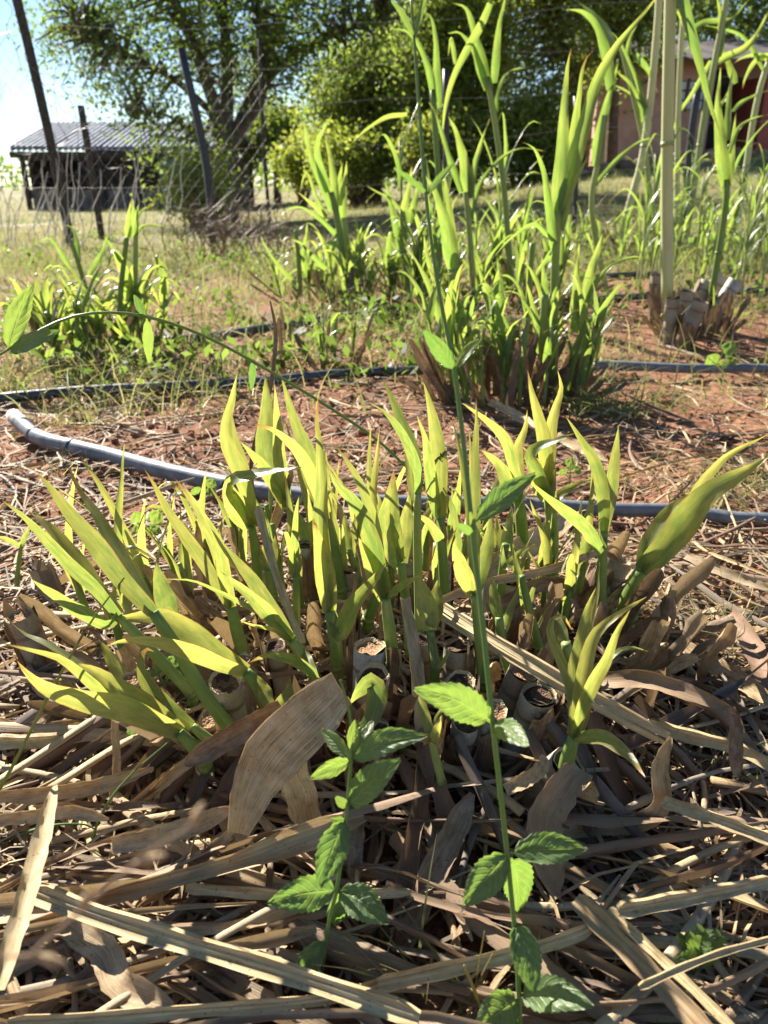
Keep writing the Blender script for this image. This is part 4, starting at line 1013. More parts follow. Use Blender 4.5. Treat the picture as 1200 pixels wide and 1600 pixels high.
def clump(label, bpx, rx, ry, n, hr, nl, L, lw, tone, seed, dead=26, droop=.35, stubs=(), tall=(0, 0)):
    random.seed(seed)
    c = atz(bpx[0], bpx[1], 0.03); c[2] = tz(c[0], c[1])
    t = thing('grass_clump', c, label, 'grass clump', None)
    for i in range(n):
        a = random.uniform(0, 6.28); q = math.sqrt(random.random())
        b = c + np.array([rx * q * math.cos(a), ry * q * math.sin(a), 0]); b[2] = tz(b[0], b[1]) + .03
        h = random.uniform(*hr)
        young_shoot(t, b, h, random.randint(max(2, nl - 1), nl + 1), L * random.uniform(.7, 1.15), lw, tone, M['tall'], ((b[0] - c[0]) / rx * .22 + random.uniform(-.06, .06), random.uniform(-.12, .12)), droop, .0055)
    for i in range(dead):
        a = random.uniform(0, 6.28); q = math.sqrt(random.random()) * 1.05
        b = c + np.array([rx * q * math.cos(a), ry * q * math.sin(a), 0]); b[2] = tz(b[0], b[1])
        h = random.uniform(.07, .2); ln = np.array([random.uniform(-.06, .06) + (b[0] - c[0]) * .4, -random.uniform(-.02, .06), h])
        s = MB(); ribbon(s, [b, b + ln * .5, b + ln], random.uniform(.010, .026), p_torn, random.random(), n=7, fold=random.uniform(.5, 1.2), twist=random.uniform(-1, 1), wave=.12)
        part('dead_sheath', s, M['sheath'], t, b)
    return t, c
def traced(parent, Y, stem, w, leaves, tall=False, smat=None):
    P = [aty(x, y, Y) for x, y in stem]; g = tz(P[0][0], P[0][1])
    P[0][2] = max(g - .03, min(P[0][2], g + .25))
    r = w * .5 * m_per_px(P[0])
    s = MB(); tube(s, P, [r * 1.1, r, r * .9], random.random(), n=20, sides=9)
    sh = part('shoot', s, smat or M['stem'], parent, P[0])
    if tall:
        for k in (.43,):
            Q = spline(P, 40); c = Q[int(k * 39)]; dd = norm(Q[int(k * 39) + 1] - c); q = MB(); tube(q, [c - dd * r * .35, c + dd * r * .35], [r * 1.12] * 2, .2, n=2, sides=9); part('node', q, smat or M['stem'], sh, c)
    for lp, lw, dY, tone, tw in leaves:
        blade(sh, lp, lw, Y, dY, tone, tw, mat=M['tall'], neck=None, n=18, fold=random.uniform(.2, .6), prof=p_tall, wave=.08)
    return sh

cl, c = clump('low leafy grass clump left of the others, in front of the leaning posts', (150, 545), .24, .2, 19, (.05, .20), 5, .25, .034, .85, 21, dead=12, droop=.5)
traced(cl, c[1], [(186, 500), (190, 440), (198, 371)], 8, [([(205, 312), (202, 335), (200, 371)], 13, 0, .8, .2), ([(216, 318), (212, 340), (202, 372)], 12, .03, .5, -.3), ([(160, 368), (172, 380), (190, 410)], 8, .0, .2, .3)])
traced(cl, c[1] + .05, [(208, 500), (211, 440), (212, 365)], 8, [([(207, 310), (210, 335), (212, 366)], 12, 0, .3, .2), ([(238, 324), (225, 327), (216, 340), (213, 366)], 8, 0, .2, .6), ([(266, 355), (240, 352), (221, 355), (213, 372)], 5, 0, .4, .5), ([(236, 437), (222, 440), (212, 455)], 7, -.05, .6, .4), ([(197, 450), (208, 430), (212, 420)], 9, 0, .9, .4)])
traced(cl, c[1] + .3, [(140, 480), (128, 430), (112, 380)], 7, [([(60, 378), (75, 372), (90, 385), (112, 420)], 9, 0, .3, .6), ([(98, 350), (112, 356), (120, 375), (124, 410)], 10, .1, .2, .5), ([(182, 362), (168, 372), (160, 395), (140, 430)], 10, 0, .1, .5)])

cl, c = clump('upright bright grass clump in front of the feathery tree', (560, 468), .42, .3, 20, (.08, .26), 5, .28, .036, .75, 22, droop=.4)
traced(cl, c[1], [(540, 462), (534, 390), (525, 330), (517, 300)], 10, [([(475, 178), (478, 210), (488, 250), (505, 290), (520, 330)], 16, 0, .4, .2), ([(520, 176), (507, 200), (496, 222), (497, 250), (512, 300)], 15, 0, .3, -.2),
   ([(506, 205), (515, 240), (522, 280), (525, 330)], 16, .1, .75, .2), ([(512, 240), (528, 255), (530, 250)], 8, .05, .8, .2), ([(468, 305), (475, 275), (482, 272), (492, 300), (512, 345)], 8, 0, .5, .3), ([(465, 300), (490, 320), (512, 340)], 10, -.1, .5, .4)])
traced(cl, c[1] + .05, [(555, 462), (545, 400), (537, 340)], 10, [([(542, 250), (540, 275), (536, 310), (536, 345)], 16, 0, .6, .1), ([(536, 250), (530, 285), (530, 320)], 12, .05, .8, -.2), ([(440, 335), (455, 325), (478, 326), (510, 350), (535, 375)], 9, -.1, .1, .6), ([(547, 398), (530, 385), (512, 378)], 10, -.1, .9, .4)])
traced(cl, c[1] - .1, [(470, 462), (466, 400), (462, 360)], 7, [([(405, 362), (415, 385), (440, 420), (465, 445)], 9, 0, .6, .3), ([(452, 372), (470, 380), (490, 400), (510, 420)], 10, -.1, .2, .6), ([(480, 345), (478, 375), (472, 410)], 10, 0, .7, .2)])

cl, c = clump('large central clump of young grass with brown sheathed bases', (800, 612), .20, .13, 20, (.08, .26), 5, .22, .024, .5, 23, dead=60, droop=.3)
traced(cl, 2.10, [(865, 600), (866, 480), (868, 400), (873, 330)], 13, [([(1040, -22), (1000, 28), (960, 78), (932, 130), (915, 190), (895, 260), (873, 335)], 28, .12, .72, .1), ([(893, 75), (886, 110), (882, 170), (878, 250), (870, 340)], 28, .05, .5, .1),
   ([(926, 80), (912, 100), (903, 160), (893, 230), (876, 330)], 22, .1, .8, -.3), ([(815, 222), (835, 232), (850, 270), (858, 320), (866, 390)], 17, -.1, .1, .3), ([(924, 238), (908, 265), (892, 300), (876, 360)], 16, -.05, .95, .2), ([(768, 405), (800, 370), (835, 350), (862, 372)], 8, -.1, .2, .6), ([(830, 440), (850, 410), (865, 400)], 9, 0, .3, .4)])
traced(cl, 2.15, [(920, 600), (910, 520), (905, 470)], 10, [([(945, 352), (938, 380), (925, 420), (915, 470)], 20, .0, .85, .1), ([(1020, 405), (985, 403), (950, 420), (925, 455), (912, 500)], 11, -.05, .1, .5), ([(905, 380), (902, 420), (900, 470), (898, 520)], 20, 0, .6, .2), ([(960, 470), (945, 500), (930, 560)], 11, .05, .3, .4)])
traced(cl, 2.05, [(850, 610), (848, 540), (852, 460)], 13, [([(846, 400), (850, 430), (852, 470)], 14, 0, .4, .1), ([(820, 430), (828, 460), (838, 500), (846, 560)], 16, 0, .5, .2), ([(880, 420), (870, 450), (860, 500)], 12, 0, .3, .3)])
traced(cl, 2.2, [(725, 600), (712, 500), (706, 420)], 13, [([(660, 270), (680, 300), (700, 360), (708, 420)], 28, 0, .35, .2), ([(690, 250), (698, 300), (706, 360), (708, 420)], 16, .1, .7, -.2), ([(632, 385), (652, 410), (672, 450), (695, 520)], 14, 0, .6, .3), ([(662, 360), (668, 400), (685, 450)], 12, 0, .9, .3)])
traced(cl, 2.25, [(790, 600), (780, 520), (770, 450)], 10, [([(740, 400), (752, 430), (765, 470), (778, 520)], 18, 0, .5, .2), ([(776, 400), (780, 430), (782, 480)], 16, .05, .25, -.2)])
traced(cl, 2.3, [(820, 590), (826, 480), (832, 380)], 9, [([(822, 400), (826, 430), (828, 480)], 12, 0, .5, .2), ([(768, 440), (790, 430), (812, 450), (826, 500)], 8, 0, .3, .5)])

cl, c = clump('tall drooping grass clump behind the central one', (735, 470), .45, .3, 20, (.12, .4), 5, .34, .032, .45, 24, dead=30, droop=.42)
Yb = c[1]; backc = cl
traced(cl, Yb, [(705, 460), (690, 330), (682, 230), (676, 140)], 9, [([(608, 46), (635, 48), (655, 70), (672, 110), (680, 160)], 14, 0, .1, .4), ([(653, 20), (672, 25), (680, 60), (682, 110), (685, 170)], 15, .1, .2, -.2), ([(690, 230), (695, 170), (712, 110), (750, 40), (765, 5)], 14, .1, .5, .3), ([(700, 90), (705, 60), (712, 100)], 8, 0, .7, .2)])
traced(cl, Yb + .1, [(800, 460), (788, 300), (772, 180), (760, 120)], 9, [([(705, 5), (728, 12), (740, 45), (752, 90), (766, 140)], 20, 0, .15, .3), ([(700, 52), (720, 52), (742, 80), (762, 140)], 15, 0, .1, .5), ([(792, -15), (780, 40), (775, 90), (772, 130)], 15, .1, .3, -.1), ([(820, 106), (795, 112), (780, 140), (775, 180)], 8, 0, .1, .6)])
traced(cl, Yb - .2, [(740, 470), (735, 380), (728, 300)], 9, [([(700, 180), (712, 205), (725, 250), (732, 310)], 22, 0, .7, .2), ([(765, 185), (755, 215), (742, 260), (735, 310)], 14, 0, .5, .3), ([(670, 160), (682, 180), (698, 230), (722, 300)], 12, 0, .1, .5), ([(850, 236), (815, 232), (780, 250), (750, 290), (738, 340)], 8, 0, .2, .5)])
traced(cl, Yb - .1, [(640, 470), (632, 400), (628, 330)], 9, [([(602, 268), (606, 300), (618, 350), (628, 400)], 14, 0, .1, .3), ([(645, 250), (640, 290), (632, 330), (630, 380)], 18, 0, .8, .1), ([(545, 228), (575, 200), (605, 182), (636, 178)], 8, -.2, .75, .4), ([(572, 290), (590, 300), (610, 310), (628, 330)], 6, 0, .6, .4), ([(660, 270), (652, 300), (640, 350)], 14, .05, .6, .2)])
traced(cl, Yb + .3, [(950, 470), (925, 330), (935, 250), (945, 180)], 9, [([(965, 100), (955, 140), (940, 200), (932, 260)], 22, 0, .15, .2), ([(1035, 215), (1000, 222), (965, 250), (930, 290)], 9, 0, .1, .5), ([(880, 15), (910, 18), (935, 45), (950, 95), (955, 140)], 20, 0, .1, .3), ([(900, 0), (935, 30), (960, 70)], 14, .2, .1, .4)])

cl, c = clump('clump of cut pale stubs with tall uncut stalks beside the far pipe', (1085, 520), .12, .1, 2, (.05, .1), 2, .14, .016, .3, 25, dead=26)
for p, zt, rp, ln, cut, tone in [((1028, 430), .21, 11, (-.1, 0), 1, .5), ((1073, 455), .18, 12, (.05, 0), 0, .75), ((1108, 440), .20, 13, (.35, 0), 1, .7), ((1130, 432), .21, 15, (.5, 0), 1, .7), ((1150, 440), .2, 12, (.6, .1), 1, .6), ((1052, 466), .17, 11, (-.05, 0), 0, .4), ((1095, 470), .17, 12, (.2, -.1), 0, .5)]:
    stub(cl, p, zt, rp, ln, .19, tone, bool(cut))
Yt = c[1]
traced(cl, Yt - .05, [(1043, 470), (1042, 300), (1044, 150), (1048, -30), (1050, -200)], 17, [([(1128, 215), (1118, 190), (1100, 130), (1082, 60), (1060, -20), (1050, -60)], 20, -.1, .05, .3), ([(1068, 45), (1058, 20), (1048, 52)], 8, 0, .7, .2)], True, M['tallstem'])
traced(cl, Yt + .1, [(1110, 470), (1122, 400), (1134, 320), (1136, 280)], 10, [([(1126, 105), (1122, 160), (1126, 220), (1134, 290)], 24, 0, .6, .1), ([(1150, 175), (1145, 220), (1138, 290)], 14, .05, .75, -.2), ([(1205, 178), (1180, 185), (1155, 200), (1140, 240)], 8, 0, .1, .5), ([(1145, 100), (1140, 150), (1136, 220)], 12, .1, .4, .3)], True)
cl2, c2 = clump('row of tall pale stalks with drooping leaves before the house', (1040, 400), .5, .25, 12, (.12, .3), 4, .26, .022, .4, 26, dead=30, droop=.5)
Yt = c2[1]
traced(cl2, Yt, [(968, 400), (980, 335), (1002, 255), (1016, 160), (1028, 30), (1032, -60)], 11, [([(948, 45), (965, 60), (985, 100), (1000, 140), (1006, 190)], 9, 0, .1, .3), ([(1028, 145), (1012, 110), (992, 85)], 10, 0, .2, .4), ([(955, 105), (985, 130), (1010, 170), (1018, 190)], 10, 0, .3, .6)], True, M['tallstem'])
traced(cl2, Yt + .1, [(1020, 400), (1014, 290), (1005, 220), (985, 130), (968, 60)], 8, [([(1000, 30), (985, 60), (978, 100)], 9, 0, .2, .3), ([(955, 130), (990, 150), (1015, 190)], 7, 0, .4, .5)], True, M['tallstem'])
traced(cl2, Yt - .1, [(1070, 400), (1075, 350), (1088, 270), (1099, 190), (1118, 90), (1135, 0), (1140, -60)], 9, [([(1205, 10), (1185, 50), (1165, 75), (1135, 90), (1118, 100)], 14, 0, 1.0, .3), ([(1120, -10), (1128, 40), (1122, 90)], 16, 0, .5, .2), ([(1080, 85), (1098, 110), (1105, 150)], 12, 0, .4, .3), ([(1145, 130), (1130, 160), (1112, 180)], 8, 0, .6, .4)], True, M['tallstem'])
traced(cl2, Yt + .2, [(1140, 400), (1160, 300), (1175, 200), (1190, 130), (1215, 60)], 9, [([(1100, 40), (1130, 45), (1165, 60), (1195, 110)], 8, 0, .1, .5), ([(1160, 140), (1165, 120), (1180, 95), (1200, 85)], 9, 0, .8, .4), ([(1145, 100), (1160, 90), (1185, 85), (1205, 95)], 8, 0, .8, .4), ([(1205, 140), (1190, 145), (1160, 160), (1145, 175)], 7, 0, .1, .5)], True, M['tallstem'])
traced(cl2, Yt, [(1090, 420), (1060, 380), (1058, 300), (1060, 180), (1065, 60), (1075, -40)], 8, [([(1045, 230), (1060, 180), (1085, 140), (1110, 95)], 8, 0, .7, .3), ([(1170, 0), (1140, 30), (1100, 35), (1070, 60)], 10, 0, .3, .5), ([(1120, 60), (1135, 90), (1150, 130)], 12, 0, .6, .4)], True, M['tallstem'])
traced(cl2, Yt - .5, [(1010, 420), (1075, 385), (1130, 380), (1180, 395)], 5, [([(1205, 400), (1170, 382), (1130, 374), (1075, 380)], 18, 0, .1, .5)])
random.seed(31)
for i in range(44):                                        # taller arching leaves of the back rows
    px = random.choice((random.uniform(630, 830), random.uniform(940, 1210), random.uniform(960, 1200)))
    tgt = cl2 if px > 900 else backc
    b = atz(px, random.uniform(405, 470), .02); b[2] = tz(b[0], b[1])
    young_shoot(tgt, b, random.uniform(.25, .75), random.randint(4, 6), random.uniform(.3, .5), random.uniform(.016, .027), random.uniform(.2, .6), M['tall'], (random.uniform(-.12, .12), random.uniform(-.1, .1)), random.uniform(.35, .7), .006, M['tallstem'])
cl, c = clump('small ragged grass tuft between the two middle clumps', (650, 440), .35, .25, 14, (.06, .16), 4, .22, .018, .6, 27, dead=16, droop=.4)
cl, c = clump('short yellowing tuft beside the pipe bend in the middle', (500, 560), .16, .12, 7, (.04, .1), 3, .16, .014, .7, 28, dead=10, droop=.45)
cl, c = clump('grass tuft half hidden behind the tall stalks near the fence', (880, 400), .5, .3, 16, (.1, .3), 4, .26, .02, .45, 29, dead=16, droop=.4)

random.seed(5)
for px, py, h in [(300, 940, .05), (345, 905, .06), (250, 960, .05), (440, 900, .07), (500, 905, .06), (560, 870, .07), (605, 850, .06), (720, 905, .07), (770, 900, .06), (840, 905, .06), (880, 960, .05), (905, 905, .06), (190, 1000, .04), (130, 930, .04), (640, 905, .07), (470, 930, .06), (280, 905, .05), (325, 870, .05), (380, 870, .06), (430, 850, .06), (520, 860, .06), (585, 880, .06), (665, 870, .06), (705, 860, .06), (750, 870, .06), (800, 940, .05), (850, 930, .05), (200, 940, .04), (235, 930, .04), (610, 920, .05), (680, 930, .05), (540, 930, .05)]:
    b = atz(px, py, .085)
    young_shoot(stool, b, h, random.choice((2, 3, 3)), random.uniform(.10, .20), .014, random.uniform(.35, .95), M['shoot'], ((b[0] - .02) * .9, random.uniform(-.1, .15)), .12, .005)
# ------------------------------------------------------------------ dry mulch: the pieces that stand out, one object each
def lay(px, z0, bow=0.):
    n = len(px); out = []
    for i, (x, y) in enumerate(px):
        z = z0[i] if isinstance(z0, (list, tuple)) else z0
        p = atz(x, y, z); p = atz(x, y, max(z, tz(p[0], p[1]) + .004)); out.append(p)
    return out
def litter(name, label, px, z, wpx, mat='straw', tone=.3, fold=.35, twist=.0, wave=.06, prof=p_strap, kind='ribbon', group=None, cat='dry leaf', n=16, tw_end=None, jag=.14):
    if not isinstance(z, (list, tuple)): z = z + .016
    P = lay(px, z); w = wpx * m_per_px(P[len(P) // 2])
    s = MB()
    if kind == 'tube':
        pc = lambda t: (.92 + .08 * math.sin(t * 21 + tone * 40)) * (1. if .02 < t < .985 else .6) * (1 - .2 * t)
        ribbon(s, P, w, pc, tone, n=26, cross=8, fold=-1.0, twist=random.uniform(-.3, .3), wave=.012)
        ribbon(s, [q - (0, 0, w * .12) for q in P], w * .9, pc, tone, n=26, cross=6, fold=.5, twist=random.uniform(-.2, .2))
    else: ribbon(s, P, w, prof, tone, n=n + 8, cross=6, fold=fold, twist=twist, twist_end=tw_end, wave=wave, thick=.0006, jag=jag)
    o = part(name, s, M[mat], None, P[0]); tag(o, label, cat, group)
    return o, P
LT = [
 ('dry_stalk', 'thick straw coloured stalk lying across the lower left foreground', [(48, 1392), (150, 1430), (300, 1477), (450, 1522), (655, 1590)], .05, 36, 'cane', .02, 'tube', .3),
 ('dry_stalk', 'long pale stalk lying along the bottom below the curled leaf', [(10, 1598), (150, 1590), (300, 1578), (450, 1566), (530, 1555), (620, 1528)], .035, 24, 'cane', .03, 'tube', .3),
 ('dry_stalk', 'pale split stalk standing across the left edge over the other straw', [(-8, 1548), (20, 1470), (45, 1390), (86, 1228)], .07, 34, 'cane', .04, 'ribbon', .5),
 ('dry_leaf', 'broad curled papery leaf beneath the thick straw stalk', [(95, 1440), (130, 1462), (165, 1490), (190, 1540), (270, 1572)], .03, 50, 'straw', .07, 'ribbon', .3),
 ('dry_leaf', 'large flat tan sheath hanging over the stub in front of the shoots', [(532, 1075), (480, 1125), (425, 1180), (395, 1235), (372, 1302)], [.15, .145, .13, .11, .08], 96, 'straw', .15, 'sheathflat', .12),
 ('dry_leaf', 'dark split sheath pointing left from the large tan sheath', [(440, 1105), (380, 1140), (330, 1170), (288, 1195)], [.14, .125, .11, .10], 38, 'sheath', .2, 'ribbon', .5),
 ('dry_leaf', 'twisted narrow leaf running down from the large tan sheath', [(368, 1290), (330, 1325), (290, 1365), (215, 1418)], [.075, .06, .045, .03], 17, 'straw', .0, 'ribbon', .7),
 ('dry_stalk', 'smooth straw stalk pointing right over the darker mulch', [(968, 1424), (1040, 1410), (1120, 1395), (1210, 1376)], .06, 25, 'cane', .02, 'tube', .3),
 ('dry_stalk', 'wide orange brown cane slanting to the lower right corner', [(900, 1402), (960, 1462), (1030, 1532), (1110, 1620)], .045, 44, 'cane', .24, 'tube', .3),
 ('dry_stalk', 'narrow pale cane beside the orange brown one', [(950, 1420), (1010, 1475), (1080, 1540), (1150, 1610)], .05, 22, 'cane', .06, 'tube', .3),
 ('dry_stalk', 'thin white straw crossing the orange brown cane', [(1000, 1543), (1060, 1515), (1130, 1488), (1215, 1465)], .075, 12, 'cane', .03, 'tube', .3),
 ('dry_leaf', 'hairy pale sheath standing upright between the stubs', [(632, 935), (645, 1010), (654, 1090), (660, 1180), (664, 1270)], [.17, .14, .11, .075, .05], 24, 'straw', .05, 'ribbon', .6),
 ('dry_leaf', 'narrow bent leaf hanging below the hairy sheath', [(660, 1250), (675, 1320), (700, 1390), (738, 1470)], [.05, .04, .03, .03], 17, 'straw', .1, 'ribbon', .5),
 ('dry_leaf', 'arched brown leaf bent over at the right of the clump', [(870, 1060), (950, 1062), (1010, 1062), (1085, 1085), (1148, 1112)], [.07, .10, .12, .125, .125], 30, 'straw', .24, 'ribbon', .4),
 ('dry_leaf', 'grey hanging end of the arched brown leaf', [(1140, 1105), (1152, 1135), (1150, 1165), (1152, 1215)], [.128, .115, .10, .075], 24, 'sheath', .2, 'ribbon', .4),
 ('dry_stalk', 'long paired straw running through the right side of the stubs', [(682, 940), (760, 990), (850, 1042), (950, 1098), (1046, 1150)], [.14, .14, .135, .12, .10], 17, 'cane', .09, 'tube', .3),
 ('dry_stalk', 'slender straw lying against the long paired straw', [(672, 952), (755, 1004), (845, 1056), (945, 1112), (1038, 1160)], [.135, .135, .13, .115, .095], 12, 'cane', .05, 'tube', .3),
 ('dry_leaf', 'narrow tan leaf lying level across the right shoots', [(684, 940), (760, 910), (850, 892), (920, 868), (968, 848)], [.15, .15, .14, .12, .11], 15, 'straw', .02, 'ribbon', .4),
 ('dry_leaf', 'broad pale leaf fanned behind the right stubs', [(755, 895), (800, 868), (850, 838), (898, 800)], [.12, .12, .10, .08], 40, 'straw', .03, 'ribbon', .3),
 ('dry_leaf', 'grey curved leaf lying under the broad pale leaf', [(760, 950), (800, 935), (840, 915), (880, 915), (905, 950)], [.11, .115, .12, .12, .10], 24, 'sheath', .2, 'ribbon', .3),
 ('dry_leaf', 'curling tan leaf that turns up beside the lowest green shoot', [(878, 1298), (945, 1292), (1000, 1285), (1034, 1258), (1032, 1200), (1048, 1152)], [.03, .03, .035, .05, .085, .115], 32, 'straw', .05, 'ribbon', .4),
 ('dry_stalk', 'grey cane lying below the arched brown leaf', [(1035, 1250), (1090, 1268), (1150, 1290), (1215, 1315)], .05, 25, 'cane', .2, 'tube', .3),
 ('dry_stalk', 'brown straw lying just above the grey cane at the right', [(1010, 1130), (1080, 1150), (1150, 1168), (1215, 1200)], .05, 24, 'cane', .16, 'tube', .3),
 ('dry_stalk', 'grey flattened stalk crossing behind the tall weed stem near the bottom', [(590, 1535), (680, 1515), (760, 1498), (850, 1475), (925, 1448)], .04, 28, 'cane', .2, 'tube', .3),
 ('dry_leaf', 'dark wide sheath in the shade left of the tall weed', [(625, 1478), (660, 1400), (700, 1320), (738, 1240)], [.02, .03, .05, .07], 46, 'sheath', .2, 'ribbon', .4),
 ('dry_leaf', 'bleached flat leaf lying on red soil right of the clump', [(1062, 1005), (1110, 1035), (1160, 1065), (1215, 1102)], .03, 32, 'straw', .02, 'ribbon', .2),
 ('dry_leaf', 'red brown curled leaf lying above the bleached flat leaf', [(1140, 960), (1168, 995), (1190, 1040), (1208, 1092)], .035, 36, 'sheath', .24, 'ribbon', .5),
 ('dry_leaf', 'grey straw leaf stretching right across the red soil', [(1072, 868), (1115, 888), (1160, 905), (1215, 925)], .04, 18, 'straw', .08, 'ribbon', .3),
 ('dry_leaf', 'pale straw leaf lying level on the left behind the split stalk', [(-10, 1245), (70, 1240), (150, 1228), (240, 1200)], .05, 26, 'straw', .03, 'ribbon', .4),
 ('dry_leaf', 'bright bleached leaf with torn end on the left', [(-10, 1282), (50, 1275), (110, 1268), (170, 1280)], .055, 24, 'straw', .06, 'ribbon', .3),
 ('dry_leaf', 'smooth grey tan leaf lying left of the large tan sheath', [(175, 1320), (230, 1310), (300, 1290), (365, 1262)], .045, 34, 'straw', .2, 'ribbon', .3),
 ('dry_leaf', 'level brown straw on the dark soil at the left', [(-10, 1160), (60, 1158), (120, 1150), (175, 1148)], .04, 22, 'cane', .16, 'tube', .3),
 ('dry_leaf', 'upright golden leaf strip under the yellow shoots', [(178, 1105), (180, 1150), (182, 1200), (172, 1255)], [.10, .08, .06, .04], 14, 'straw', .01, 'ribbon', .3),
 ('dry_leaf', 'golden leaf leaning from the soil to the left shoots', [(365, 1130), (330, 1160), (280, 1200), (225, 1250)], [.09, .08, .06, .03], 22, 'straw', .01, 'ribbon', .4),
 ('dry_stalk', 'brown dead stem slanting down through the left middle shoots', [(402, 790), (415, 840), (432, 900), (452, 955), (474, 1005)], [.21, .19, .165, .14, .12], 15, 'cane', .16, 'tube', .3),
 ('dry_leaf', 'tall grey blade of dead grass standing behind the shoots', [(422, 470), (431, 520), (424, 600), (407, 660), (393, 724), (398, 790)], 'up', 7, 'sheath', .2, 'ribbon', .5),
 ('dry_leaf', 'tan dead leaf bent beside the grey dead blade', [(456, 735), (445, 770), (436, 800), (425, 830)], 'up', 16, 'straw', .01, 'ribbon', .4),
 ('dry_leaf', 'white dead leaf lying on the soil behind the bright shoots', [(765, 628), (800, 645), (840, 668)], .03, 16, 'straw', .02, 'ribbon', .2),
 ('dry_leaf', 'pale leaf strip lying behind the thin dead grass on the right', [(870, 682), (900, 695), (950, 718)], .03, 18, 'straw', .02, 'ribbon', .2),
 ('dry_leaf', 'flat torn brown sheath in front of the lowest shoot', [(790, 1235), (830, 1215), (850, 1195), (845, 1180)], [.07, .085, .095, .10], 26, 'straw', .0, 'ribbon', .4),
 ('dry_leaf', 'wide dry sheath wrapped round the stub under the lowest shoot', [(905, 1200), (875, 1240), (850, 1290), (868, 1400)], [.095, .085, .065, .03], 58, 'straw', .24, 'ribbon', .5),
 ('dry_stalk', 'thick stub cane standing below the large tan sheath', [(440, 1160), (455, 1200), (470, 1240), (485, 1300)], [.10, .085, .07, .035], 62, 'cane', .07, 'tube', .3),
 ('dry_leaf', 'grey sheath sloping towards the short weed', [(560, 1250), (555, 1330), (552, 1390)], [.07, .05, .03], 28, 'sheath', .2, 'ribbon', .4),
 ('dry_stalk', 'grey brown cane lying level behind the short weed', [(290, 1385), (380, 1392), (480, 1398), (640, 1392)], .035, 20, 'cane', .2, 'tube', .3),
 ('dry_leaf', 'light flat leaf lying behind the lowest leaves of the short weed', [(240, 1460), (320, 1455), (400, 1440), (500, 1410), (560, 1395)], .03, 18, 'straw', .06, 'ribbon', .3),
]
for nm, lab, px, z, w, mt, tone, kd, fold in LT:
    if z == 'up':
        bp = atz(px[-1][0], px[-1][1], .12); P = [aty(x, y, bp[1]) for x, y in px]
        s = MB(); ribbon(s, P[::-1], w * m_per_px(bp), p_strap, tone, n=18, fold=fold, twist=.3, wave=.05, thick=.0006)
        tag(part(nm, s, M[mt], None, P[-1]), lab, 'dry leaf')
    elif kd == 'sheathflat':
        pr = lambda t: .66 + .34 * math.sin(min(1, t / .35) * PI / 2) if t < .6 else max(.28, 1 - (t - .6) * 1.6)
        litter(nm, lab, px, z, w, mt, tone, fold, .25, .03, pr, n=10, jag=.045)
    else:
        litter(nm, lab, px, z, w, mt, tone, fold, random.uniform(-.4, .4), .07, p_strap if kd == 'ribbon' else p_strap, kd, cat='dry leaf' if nm == 'dry_leaf' else 'stalk')

def loose(x, y, lift, L, w, az, kind, tone, mb):
    n = 6; bend = random.uniform(-.25, .25)
    t = np.linspace(-.5, .5, n)
    cx = x + L * t * math.cos(az) - bend * L * (t * t) * 2 * math.sin(az); cy = y + L * t * math.sin(az) + bend * L * (t * t) * 2 * math.cos(az)
    # rest on the highest ground beneath, sagging a little
    g = terrain(cx, cy); tilt = random.uniform(-.04, .10)
    z = np.maximum(g, np.polyval(np.polyfit(t, g, 1), t)) + lift + .004 + np.maximum(0, (t + .5)) * tilt * L
    P = np.stack([cx, cy, z], 1)
    if kind == 'cane': tube(mb, P, [w * .5, w * .46, w * .4], tone, n=8, sides=7, jit=.12, ell=.6)
    else:
        ribbon(mb, P, w, random.choice((p_strap, p_blade, p_torn)), tone, n=10, cross=4, fold=random.choice((-1, 1)) * random.uniform(.2, 1.3), side0=(-math.sin(az), math.cos(az), 0), twist=random.uniform(-.9, .9), twist_end=random.uniform(-1.1, 1.1), wave=.12, jag=.28)
    return P
random.seed(99)
def zone(px, py):
    if py < 700: return 'between the pipe and the farther clumps'
    if py < 800: return 'on the bare soil by the grey pipes'
    if px < 330 and py < 1120: return 'on the soil left of the near clump'
    if px > 900 and py < 1120: return 'on red soil right of the near clump'
    if px < 330: return 'in the mulch around the thick straw stalk'
    if px < 640: return 'in the mulch below the short weed'
    if px < 900: return 'in the mulch around the tall weed foot'
    return 'in the shaded mulch by the orange brown cane'
